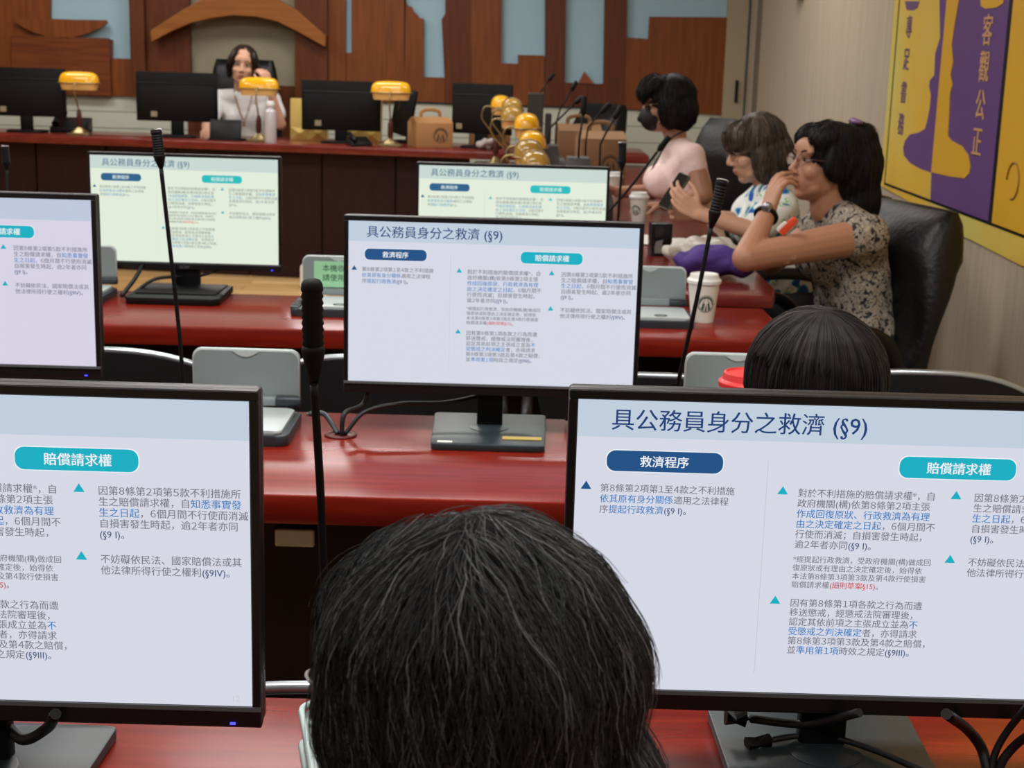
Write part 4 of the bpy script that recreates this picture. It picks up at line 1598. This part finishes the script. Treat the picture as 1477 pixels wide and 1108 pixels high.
def hand(b, wr, d, n, curl=(.4, .5, .4), thumb=1, s=1, spread=.05, tcurl=.3):
    "palm from the wrist along d, palm side facing n; thumb=+-1 picks the side"
    d = V(d).normalized()
    n = V(n)
    n = (n - d * n.dot(d)).normalized()
    l = d.cross(n)
    wr = V(wr)
    base = []
    for i in range(4):
        off = (1.5 - i) * .0195 * s * thumb
        k = wr + d * (.082 - .006 * abs(i - 1)) * s + l * off
        base.append((k, off))
        cap(b, wr + l * off * .55 + d * .008, .0145 * s, k, .0105 * s, 10)
    for i, (k, off) in enumerate(base):
        sc = (.92, 1, .94, .76)[i] * s
        ang = 0
        p = k
        dd = (d + l * off * spread * 30).normalized()
        for j, (ln, r0, r1) in enumerate(((.042, .0092, .0085), (.027, .0085, .0078), (.021, .0078, .0066))):
            c = curl[j] if not isinstance(curl[0], (list, tuple)) else curl[i][j]
            ang += c
            q = p + (dd * math.cos(ang) + n * math.sin(ang)) * ln * sc
            cap(b, p, r0 * s, q, r1 * s, 10)
            p = q
    t0 = wr + d * .022 * s + l * thumb * .018 * s
    t1 = t0 + (d * .6 + l * thumb * .75 + n * .35).normalized() * .040 * s
    t2 = t1 + (d * .85 + l * thumb * (.45 - tcurl) + n * (.35 + tcurl)).normalized() * .032 * s
    t3 = t2 + (d * .95 + l * thumb * (.2 - tcurl) + n * (.3 + tcurl)).normalized() * .024 * s
    cap(b, t0, .0145 * s, t1, .0115 * s, 10)
    cap(b, t1, .0115 * s, t2, .0098 * s, 10)
    cap(b, t2, .0098 * s, t3, .008 * s, 10)


def legs(r, hips, fwd, side, knee_z=.5, reach=.42, floor_z=0, m=TROUS):
    "seated legs in trousers, and shoes on the floor"
    hips, fwd, side = V(hips), V(fwd).normalized(), V(side).normalized()
    b = NB()
    feet = []
    for s in (-1, 1):
        h = hips + side * s * .09
        k = h + fwd * reach + side * s * .02
        k.z = knee_z
        f = k + fwd * -.03
        f.z = floor_z + .09
        cap(b, h, .088, k, .062)
        cap(b, k, .062, f, .045)
        feet.append(f)
    cap(b, hips + side * -.08, .112, hips + side * .08, .112)
    fuse(b, 'trousers', m, r, .01, 4)
    for f in feet:
        b = NB()
        c = V(f.x, f.y, floor_z + .034)
        cap(b, c - fwd * .04, .033, c + fwd * .13, .03)
        cap(b, c, .034, V(f.x, f.y, floor_z + .10), .042)
        o = fuse(b, 'shoe', SHOE, r, .008, 3)


def hair(r, M, shapes, mats, n=900, ln=(.05, .12), rad=.0007, crown=(0, .03, .13), voxel=.005, disp=(.004, 40), wave=.15, lift=.003, grav=1.0, wts=None, seed=1, zmin=-1, stray=.02, shell=None):
    "hair mass with combed locks lying on it"
    b = NB()
    for c, rr, *rot in shapes:
        ell(b, c, rr, rot[0] if rot else None, 20, 0, M)
    h = fuse(b, 'hair', shell or mats[0], r, voxel, 5, True, disp)
    me = h.data
    Ml = Matrix.Translation(-r.location) @ M
    cr = Ml @ V(*crown)
    bvh = BVHTree.FromPolygons([v.co for v in me.vertices], [p.vertices for p in me.polygons])
    rnd = random.Random(seed)
    areas, acc = [], 0
    for p in me.polygons:
        acc += p.area
        areas.append(acc)
    import bisect
    vs, fs, mi = [], [], []
    wts = wts or [1] * len(mats)
    down = V(0, 0, -1)
    for k in range(n):
        p = me.polygons[bisect.bisect(areas, rnd.random() * acc)]
        co = p.center.copy()
        st = 9
        L_ = rnd.uniform(*ln)
        ph, ph2 = rnd.uniform(0, 6.28), rnd.uniform(3, 9)
        lf = rnd.uniform(.2, 1) * lift
        sty = rnd.random() < stray
        pts = []
        pn = p.normal.copy()
        prev = None
        for i in range(st):
            hit, nr, _, dist = bvh.find_nearest(co)
            if hit is None: break
            up = lf * (.3 + .7 * math.sin(PI * min(1, (i + .6) / st))) + (.012 * (i / st) ** 2 if sty else 0)
            pos = hit + nr * up
            pts.append(pos)
            away = hit - cr
            dcr = away.length
            d = away.normalized() * max(.15, 1 - dcr * 6) + down * grav * min(1.2, .25 + dcr * 5)
            d = d - nr * d.dot(nr)
            if d.length < .05: break
            d.normalize()
            sd = nr.cross(d)
            d = d + sd * wave * math.sin(ph + i * ph2 * .22)
            if prev: d = (d + prev * .6)
            d.normalize()
            prev = d
            co = hit + d * (L_ / st)
        if len(pts) < 4: continue
        m_ = rnd.choices(range(len(mats)), wts)[0]
        rr = rad * rnd.uniform(.6, 1.2)
        b0 = len(vs)
        for i, q in enumerate(pts):
            t = (pts[min(i + 1, len(pts) - 1)] - pts[max(i - 1, 0)])
            x, y = frame_of(t if t.length > 1e-7 else V(0, 0, -1))
            w_ = rr * (1 if 0 < i < len(pts) - 2 else .5)
            for a in (0, 2.094, 4.189):
                vs.append(q + (x * math.cos(a) + y * math.sin(a)) * w_)
        for i in range(len(pts) - 1):
            for a in range(3):
                fs.append((b0 + 3 * i + a, b0 + 3 * i + (a + 1) % 3, b0 + 3 * i + 3 + (a + 1) % 3, b0 + 3 * i + 3 + a))
                mi.append(m_)
    sm = bpy.data.meshes.new('hair_locks')
    sm.from_pydata([tuple(v) for v in vs], [], fs)
    for m in mats: sm.materials.append(m)
    for p, m_ in zip(sm.polygons, mi):
        p.material_index = m_
        p.use_smooth = True
    link('hair_locks', sm, h)
    return h


def person(loc, label):
    return empty('person', loc, 0, label, 'person')


# ---- woman in pale pink with a black mask
r = person((.78, 6.6, 0), 'person with short black hair, black face mask and pale pink top, hand on bench')
M = headM((.645, 6.6, 1.232), -PI / 2 + .1, .05)
Hp, Wt, Cc, N, Ls, Rs = (.84, 6.6, .56), (.785, 6.6, .74), (.725, 6.6, .93), (.69, 6.6, 1.085), (.745, 6.44, 1.02), (.715, 6.76, 1.02)
aL = (Ls, (.795, 6.37, .865), (.64, 6.42, .815))
aR = (Rs, (.62, 6.80, .835), (.45, 6.70, .84))
b = NB()
head_shape(b, M)
torso(b, Hp, Wt, Cc, N, Ls, Rs)
cap(b, M @ V(0, .03, -.1), .05, N, .05)
cap(b, aL[0], .05, aL[1], .044); cap(b, aL[1], .044, aL[2], .028); arm(b, *aR)
hand(b, aL[2], (-1, .1, -.05), (0, 0, -1), (.25, .3, .2), 1)
hand(b, aR[2], (-1, -.1, .25), (0, -.5, -1), (.5, .6, .4), -1)
fuse(b, 'body', SKIN2, r, .0045, 3)
face_parts(r, M, False)
b = NB()
torso(b, Hp, Wt, Cc, N, Ls, Rs, .014, False)
ell(b, (.635, 6.54, .90), (.075, .075, .075)); ell(b, (.635, 6.67, .90), (.075, .075, .075))
arm(b, *aL, .012, .3); arm(b, *aR, .012, .4)
fuse(b, 'knit_top', PINK, r, .007, 6, disp=(.004, 18))
b = NB()
ell(b, (0, -.068, -.052), (.059, .052, .058), None, 24, 0, M)
cap(b, (0, -.1, -.02), .015, (0, -.118, -.055), .016, 12, M)
mk = fuse(b, 'face_mask', mat('black_mask', (18, 18, 20), .7), r, .004, 4)
b = NB()
for s in (-1, 1): tube(b, [M @ V(s * .055, -.06, -.03), M @ V(s * .08, -.0, .012), M @ V(s * .086, .018, -.02), M @ V(s * .055, -.05, -.08)], .0015, 5)
out(b, 'ear_loops', MATTE, mk, False).matrix_parent_inverse = Matrix.Translation(-r.location)
glasses(r, M, FR1)
hair(r, M, [((0, .018, .042), (.098, .112, .095)), ((0, .05, -.02), (.102, .088, .10)), ((.078, .0, -.015), (.026, .056, .085)), ((-.078, .0, -.015), (.026, .056, .085)),
            ((0, -.055, .085), (.08, .07, .05)), ((.01, -.092, .066), (.066, .045, .036), (.35, 0, 0)), ((.03, -.115, .045), (.04, .022, .032), (.3, 0, 0))], [HB, HB2], 1400, (.06, .12), .0012, (0, .02, .14), wts=[3, 1], seed=3)
b = NB()
tube(b, spline([V(.72, 6.55, 1.125), V(.66, 6.53, 1.09), V(.61, 6.56, 1.0), V(.575, 6.57, .92)]), .004, 6)
out(b, 'lanyard', mat('dark_lanyard', (40, 40, 44), .7), r, True)
legs(r, (.86, 6.6, .54), (-1, 0, 0), (0, 1, 0), .53, .40)

# ---- woman looking at a phone, blue print blouse
r = person((1.0, 5.6, 0), 'person with ash brown bob and glasses in blue and white print blouse holding a phone')
M = headM((.885, 5.6, 1.106), -PI / 2 + .16, .22)
Hp, Wt, Cc, N, Ls, Rs = (1.03, 5.62, .55), (1.0, 5.61, .68), (.955, 5.6, .83), (.935, 5.6, .975), (.965, 5.43, .915), (.955, 5.77, .915)
E1 = at(1085, 333, 5.36)
W1 = at(1010, 308, 5.40)
aL = (Ls, E1, W1)
aR = (Rs, (.86, 5.78, .82), (.66, 5.60, .86))
b = NB()
head_shape(b, M)
torso(b, Hp, Wt, Cc, N, Ls, Rs)
cap(b, M @ V(0, .03, -.1), .05, N, .05)
arm(b, *aL); arm(b, *aR)
hd = at(972, 283, 5.42) - W1
hand(b, W1, hd, (.2, 1, .4), [(.35, .5, .4), (.3, .5, .4), (.35, .5, .4), (.4, .5, .4)], -1, 1.0, .06, .1)
hand(b, aR[2], (-1, -.55, .25), (.2, -1, .2), (.4, .6, .5), 1)
fuse(b, 'body', SKIN, r, .0045, 3)
face_parts(r, M, True, True)
b = NB()
torso(b, (1.02, 5.62, .66), (1.0, 5.61, .70), Cc, N, Ls, Rs, .017, False)
ell(b, (.885, 5.54, .80), (.07, .07, .065)); ell(b, (.885, 5.66, .80), (.07, .07, .065))
cap(b, Ls, .066, V(Ls).lerp(E1, .62), .066)
cap(b, Rs, .066, V(Rs).lerp(V(aR[1]), .62), .066)
fuse(b, 'blouse', BLUEP, r, .007, 5, disp=(.007, 16))
glasses(r, M, FR1)
hair(r, M, [((0, .018, .04), (.098, .11, .098)), ((0, .055, -.03), (.106, .09, .105)), ((.078, .01, -.04), (.03, .055, .085)), ((-.078, .01, -.04), (.03, .055, .085)),
            ((0, -.05, .066), (.088, .066, .056)), ((0, -.082, .04), (.066, .032, .034))], [HMB, HB2, HMB2], 1500, (.06, .13), .0012, (0, .0, .14), wts=[2, 2, 2], seed=4, wave=.1)
b = NB()
tube(b, [V(p) for p in [W1.lerp(E1, .22) + (W1 - E1).cross(V(0, 0, 1)).normalized() * .031 * math.cos(a) + V(0, 0, 1) * .031 * math.sin(a) for a in [k * PI / 8 for k in range(17)]]], .004, 6)
out(b, 'bracelet', mat('yellow_bracelet', (196, 176, 60), .5), r, True)
legs(r, (1.03, 5.62, .54), (-1, 0, 0), (0, 1, 0), .53, .40)
ph = at(965, 281, 5.46)
b = NB()
rbox(b, (0, 0, 0), (.072, .009, .15), .01, 'y', .002)
o = out(b, 'casing', mat('olive_phone_case', (78, 72, 56), .35), empty('mobile_phone', ph + V(.022, .025, .012), 0, 'dark mobile phone in both hands of the woman in blue print blouse', 'phone'), smooth=35)
b = NB()
rbox(b, (0, -.005, 0), (.066, .001, .142), .008, 'y')
out(b, 'phone_screen', mat_dark, o.parent)
o.parent.rotation_euler = (-.55, .15, -1.1)

# ---- woman in grey floral blouse
r = person((1.05, 4.57, 0), 'person with long black hair and glasses in grey floral blouse, hand at her mouth')
M = headM((.930, 4.55, 1.128), math.radians(-70), -.13)
Hp, Wt, Cc, N, Ls, Rs = (1.08, 4.57, .54), (1.06, 4.57, .70), (1.025, 4.57, .86), (.965, 4.565, 1.02), (1.04, 4.39, .935), (1.0, 4.74, .945)
E1 = at(1076, 372, 4.22)
W1 = at(1108, 305, 4.36)
aL = (Ls, E1, W1)
aR = (Rs, (.82, 4.72, .80), at(1135, 352, 4.36))
b = NB()
head_shape(b, M)
torso(b, Hp, Wt, Cc, N, Ls, Rs)
cap(b, M @ V(0, .03, -.1), .05, N, .05)
cap(b, Ls, .056, E1, .040)
cap(b, E1, .041, W1, .026)
arm(b, *aR)
mouth = M @ V(.015, -.10, -.058)
hand(b, W1, at(1126, 244, 4.42) - W1, (.8, .5, .2), [(.15, .35, .3), (.25, .5, .4), (.4, .6, .5), (.5, .7, .5)], 1, 1.0, .03, .2)
hand(b, aR[2] + V(.05, .0, -.01), (-.8, -.75, .15), (.25, -.5, -.9), (.5, .6, .5), 1, .95)
fuse(b, 'body', SKIN2, r, .0045, 3)
face_parts(r, M)
b = NB()
torso(b, Hp, Wt, Cc, N, Ls, Rs, .014, False)
ell(b, (.95, 4.50, .84), (.075, .07, .075)); ell(b, (.945, 4.64, .84), (.075, .07, .075))
cap(b, Ls, .066, V(Ls).lerp(E1, .1), .066)
cap(b, Rs, .064, V(Rs).lerp(V(aR[1]), .22), .062)
fuse(b, 'blouse', FLORAL, r, .007, 5, disp=(.006, 18))
glasses(r, M, FR2, .0013)
hair(r, M, [((0, .024, .045), (.091, .108, .094)), ((0, .10, .0), (.09, .095, .125)), ((0, .125, -.10), (.085, .08, .12)), ((0, .11, -.2), (.075, .06, .09)), ((.074, .012, .02), (.022, .06, .065)), ((-.074, .012, .02), (.022, .06, .065)),
            ((0, .10, .085), (.06, .065, .06)), ((.045, -.04, .080), (.040, .05, .035), (.5, .5, 0)), ((-.045, -.04, .080), (.040, .05, .035), (.5, -.5, 0))], [HB, HB2], 1800, (.06, .14), .0011, (0, .06, .15), wts=[4, 1], seed=5, wave=.2, lift=.005, disp=(.004, 24), stray=.04)
b = NB()
ell(b, (.02, .075, .142), (.026, .014, .009), None, 12, 0, M)
ell(b, (-.01, .08, .145), (.02, .012, .010), None, 12, 0, M)
out(b, 'hair_clip', mat('mauve_clip', (116, 84, 120), .4), r, True)
ax = (W1 - E1).normalized()
wx, wy = frame_of(ax)
b = NB()
c0 = W1.lerp(E1, .1)
tube(b, [c0 + (wx * math.cos(a) + wy * math.sin(a)) * .031 for a in [k * PI / 12 for k in range(26)]], .007, 8, flat=1)
wt = out(b, 'watch_strap', MATTE, r, True)
b = NB()
q = c0 + (V(-.3, -1, .2) - ax * V(-.3, -1, .2).dot(ax)).normalized() * .034
ell(b, q, (.017, .008, .017))
out(b, 'watch_face', mat('steel_watch', (150, 150, 156), .25, .9), wt, False).matrix_parent_inverse = Matrix.Translation(-r.location)
legs(r, (1.08, 4.57, .53), (-1, 0, 0), (0, 1, 0), .56, .36)
# orange and white case held in her folded hand
o = empty('orange_case', at(1137, 326, 4.27), 0, 'small orange and white case in the folded hand of the floral blouse woman', 'case')
b = NB()
rbox(b, (.0, 0, 0), (.02, .018, .062), .008, 'y', .003)
out(b, 'orange_shell', mat('orange_plastic', (222, 80, 44), .4), o, smooth=35)
b = NB()
rbox(b, (-.010, .004, -.014), (.014, .018, .036), .006, 'y', .003)
out(b, 'white_part', WHITEP, o, smooth=35)
o.rotation_euler = (.1, .75, 0)

# ---- chairwoman
r = person((-1.87, 10.25, 0), 'person in white blouse with lanyard seated at the head bench holding a handset')
M = headM((-1.862, 10.14, 1.312), .12, .05, .12) @ Matrix.Scale(1.06, 4)
Hp, Wt, Cc, N, Ls, Rs = (-1.86, 10.30, .56), (-1.86, 10.28, .76), (-1.86, 10.24, .97), (-1.865, 10.19, 1.16), (-1.685, 10.22, 1.085), (-2.04, 10.22, 1.085)
aL = (Ls, (-1.60, 10.06, .93), (-1.665, 9.98, 1.19))
aR = (Rs, (-2.10, 10.08, .905), (-2.055, 9.84, .885))
b = NB()
head_shape(b, M)
torso(b, Hp, Wt, Cc, N, Ls, Rs)
cap(b, M @ V(0, .03, -.1), .05, N, .05)
arm(b, *aL); arm(b, *aR)
hand(b, aL[2], (-.35, .0, 1), (-.6, .6, 0), (.7, .8, .5), 1)
hand(b, aR[2], (.2, -1, -.05), (0, 0, -1), (.3, .3, .3), 1)
fuse(b, 'body', SKIN3, r, .0055, 3)
face_parts(r, M)
b = NB()
torso(b, Hp, Wt, Cc, N, Ls, Rs, .014, False)
cap(b, Ls, .062, V(Ls).lerp(V(aL[1]), .6), .06)
cap(b, Rs, .062, V(Rs).lerp(V(aR[1]), .7), .06)
fuse(b, 'blouse', WHITEC, r, .008, 5, disp=(.006, 14))
hair(r, M, [((0, .026, .034), (.087, .098, .094)), ((.070, -.042, .045), (.020, .05, .06), (0, -.35, .2)), ((-.070, -.042, .03), (.022, .05, .075), (0, .3, -.2)), ((-.078, -.0, -.03), (.02, .05, .06)), ((0, .08, -.03), (.07, .05, .07))],
     [HBR, HB2], 700, (.05, .1), .0014, (0, -.02, .13), wts=[2, 1], seed=6)
b = NB()
tube(b, spline([N and V(-1.93, 10.17, 1.15), V(-1.90, 10.125, 1.05), V(-1.855, 10.115, .95), V(-1.82, 10.125, 1.05), V(-1.80, 10.17, 1.15)]), .006, 6, flat=.4)
box(b, (-1.855, 10.105, .925), (.02, .008, .035), .002)
out(b, 'lanyard', mat('tan_lanyard', (150, 116, 86), .6), r, True)
legs(r, (-1.86, 10.32, .55), (0, -1, 0), (1, 0, 0), .53, .40)
o = empty('mobile_phone', (-1.752, 10.035, 1.265), 0, 'black phone held to the cheek of the chairwoman in white', 'phone')
b = NB()
rbox(b, (0, 0, 0), (.012, .06, .13), .012, 'x', .003)
out(b, 'casing', BLACK, o, smooth=35)
o.rotation_euler = (.3, .2, .3)

# ---- person at the middle row, only the crown in view
r = person((.45, 2.0, 0), 'person seen from behind, smooth dark brown hair crown above the right foreground monitor')
M = headM((.437, 2.10, .952), PI, .12)
Hp, Wt, Cc, N, Ls, Rs = (.45, 1.87, .50), (.45, 1.93, .60), (.45, 1.99, .71), (.447, 2.05, .83), (.27, 2.01, .76), (.63, 2.01, .76)
aL = (Ls, (.24, 2.08, .60), (.36, 2.18, .58))
aR = (Rs, (.66, 2.08, .60), (.54, 2.18, .58))
b = NB()
head_shape(b, M)
torso(b, Hp, Wt, Cc, N, Ls, Rs)
cap(b, M @ V(0, .03, -.1), .05, N, .05)
arm(b, *aL); arm(b, *aR)
hand(b, aL[2], (.4, 1, 0), (0, 0, -1), (.3, .4, .3), 1)
hand(b, aR[2], (-.4, 1, 0), (0, 0, -1), (.3, .4, .3), -1)
fuse(b, 'body', SKIN, r, .006, 3)
b = NB()
torso(b, Hp, Wt, Cc, N, Ls, Rs, .014, False)
arm(b, *aL, .012, .9); arm(b, *aR, .012, .9)
fuse(b, 'top', NAVYC, r, .008, 5)
face_parts(r, M)
hair(r, M, [((0, .02, .035), (.103, .112, .103)), ((0, .05, -.05), (.110, .09, .12)), ((0, .07, -.15), (.10, .07, .10))], [HB, HBR, HB2], 3600, (.08, .17), .0006, (.0, .055, .135), voxel=.004, disp=(.0015, 40), wave=.03, lift=.0016, wts=[3, 2, 2], seed=8, stray=.0)
legs(r, (.45, 1.87, .50), (0, 1, 0), (1, 0, 0), .50, .36)

# ---- person in front of the camera
r = person((-.02, .74, 0), 'person seen from behind with wavy grey-streaked black hair filling the bottom centre')
M = headM((-.024, .885, 1.018), PI + .56, .05)
Hp, Wt, Cc, N, Ls, Rs = (-.02, .66, .52), (-.02, .70, .66), (-.02, .75, .78), (-.018, .83, .90), (-.20, .77, .83), (.16, .77, .83)
aL = (Ls, (-.24, .78, .62), (-.12, .98, .60))
aR = (Rs, (.20, .78, .62), (.08, .98, .60))
b = NB()
head_shape(b, M)
torso(b, Hp, Wt, Cc, N, Ls, Rs)
cap(b, M @ V(0, .03, -.1), .05, N, .05)
arm(b, *aL); arm(b, *aR)
hand(b, aL[2], (.3, 1, -.1), (0, 0, -1), (.3, .4, .3), 1)
hand(b, aR[2], (-.3, 1, -.1), (0, 0, -1), (.3, .4, .3), -1)
fuse(b, 'body', SKIN, r, .005, 3)
face_parts(r, M)
b = NB()
torso(b, Hp, Wt, Cc, N, Ls, Rs, .014, False)
arm(b, *aL, .012, .9); arm(b, *aR, .012, .9)
fuse(b, 'top', GREYC, r, .008, 5)
glasses(r, M, FR3, .0014)
hair(r, M, [((.002, .024, .027), (.099, .110, .103)), ((.002, .044, -.05), (.100, .098, .12)), ((-.014, .052, -.15), (.095, .092, .12)), ((.03, .047, .045), (.072, .085, .08)), ((-.080, .025, -.13), (.03, .06, .12)),
            ((.056, .0, -.01), (.026, .05, .055)), ((.0, -.048, .055), (.068, .05, .05))],
     [mat('hair_charcoal', (25, 26, 28), .55, spec=.4), mat('hair_slate', (47, 49, 51), .5, spec=.4), mat('hair_silver', (112, 113, 114), .5, spec=.4)], 18000, (.05, .15), .00028, (.01, -.07, .19), voxel=.004, disp=(.011, 16), wave=.48, lift=.009, wts=[5, 5, 1.5], seed=9, stray=.16, shell=mat('hair_root', (18, 17, 18), .9, spec=.1))
legs(r, (-.02, .66, .52), (0, 1, 0), (1, 0, 0), .54, .40)
b = NB()
# chair of the person in front
mesh_chair(-.02, .42, 0, .78, 'task chair under the person in front of the camera', .25)

bpy.data.scenes.remove(WORK)
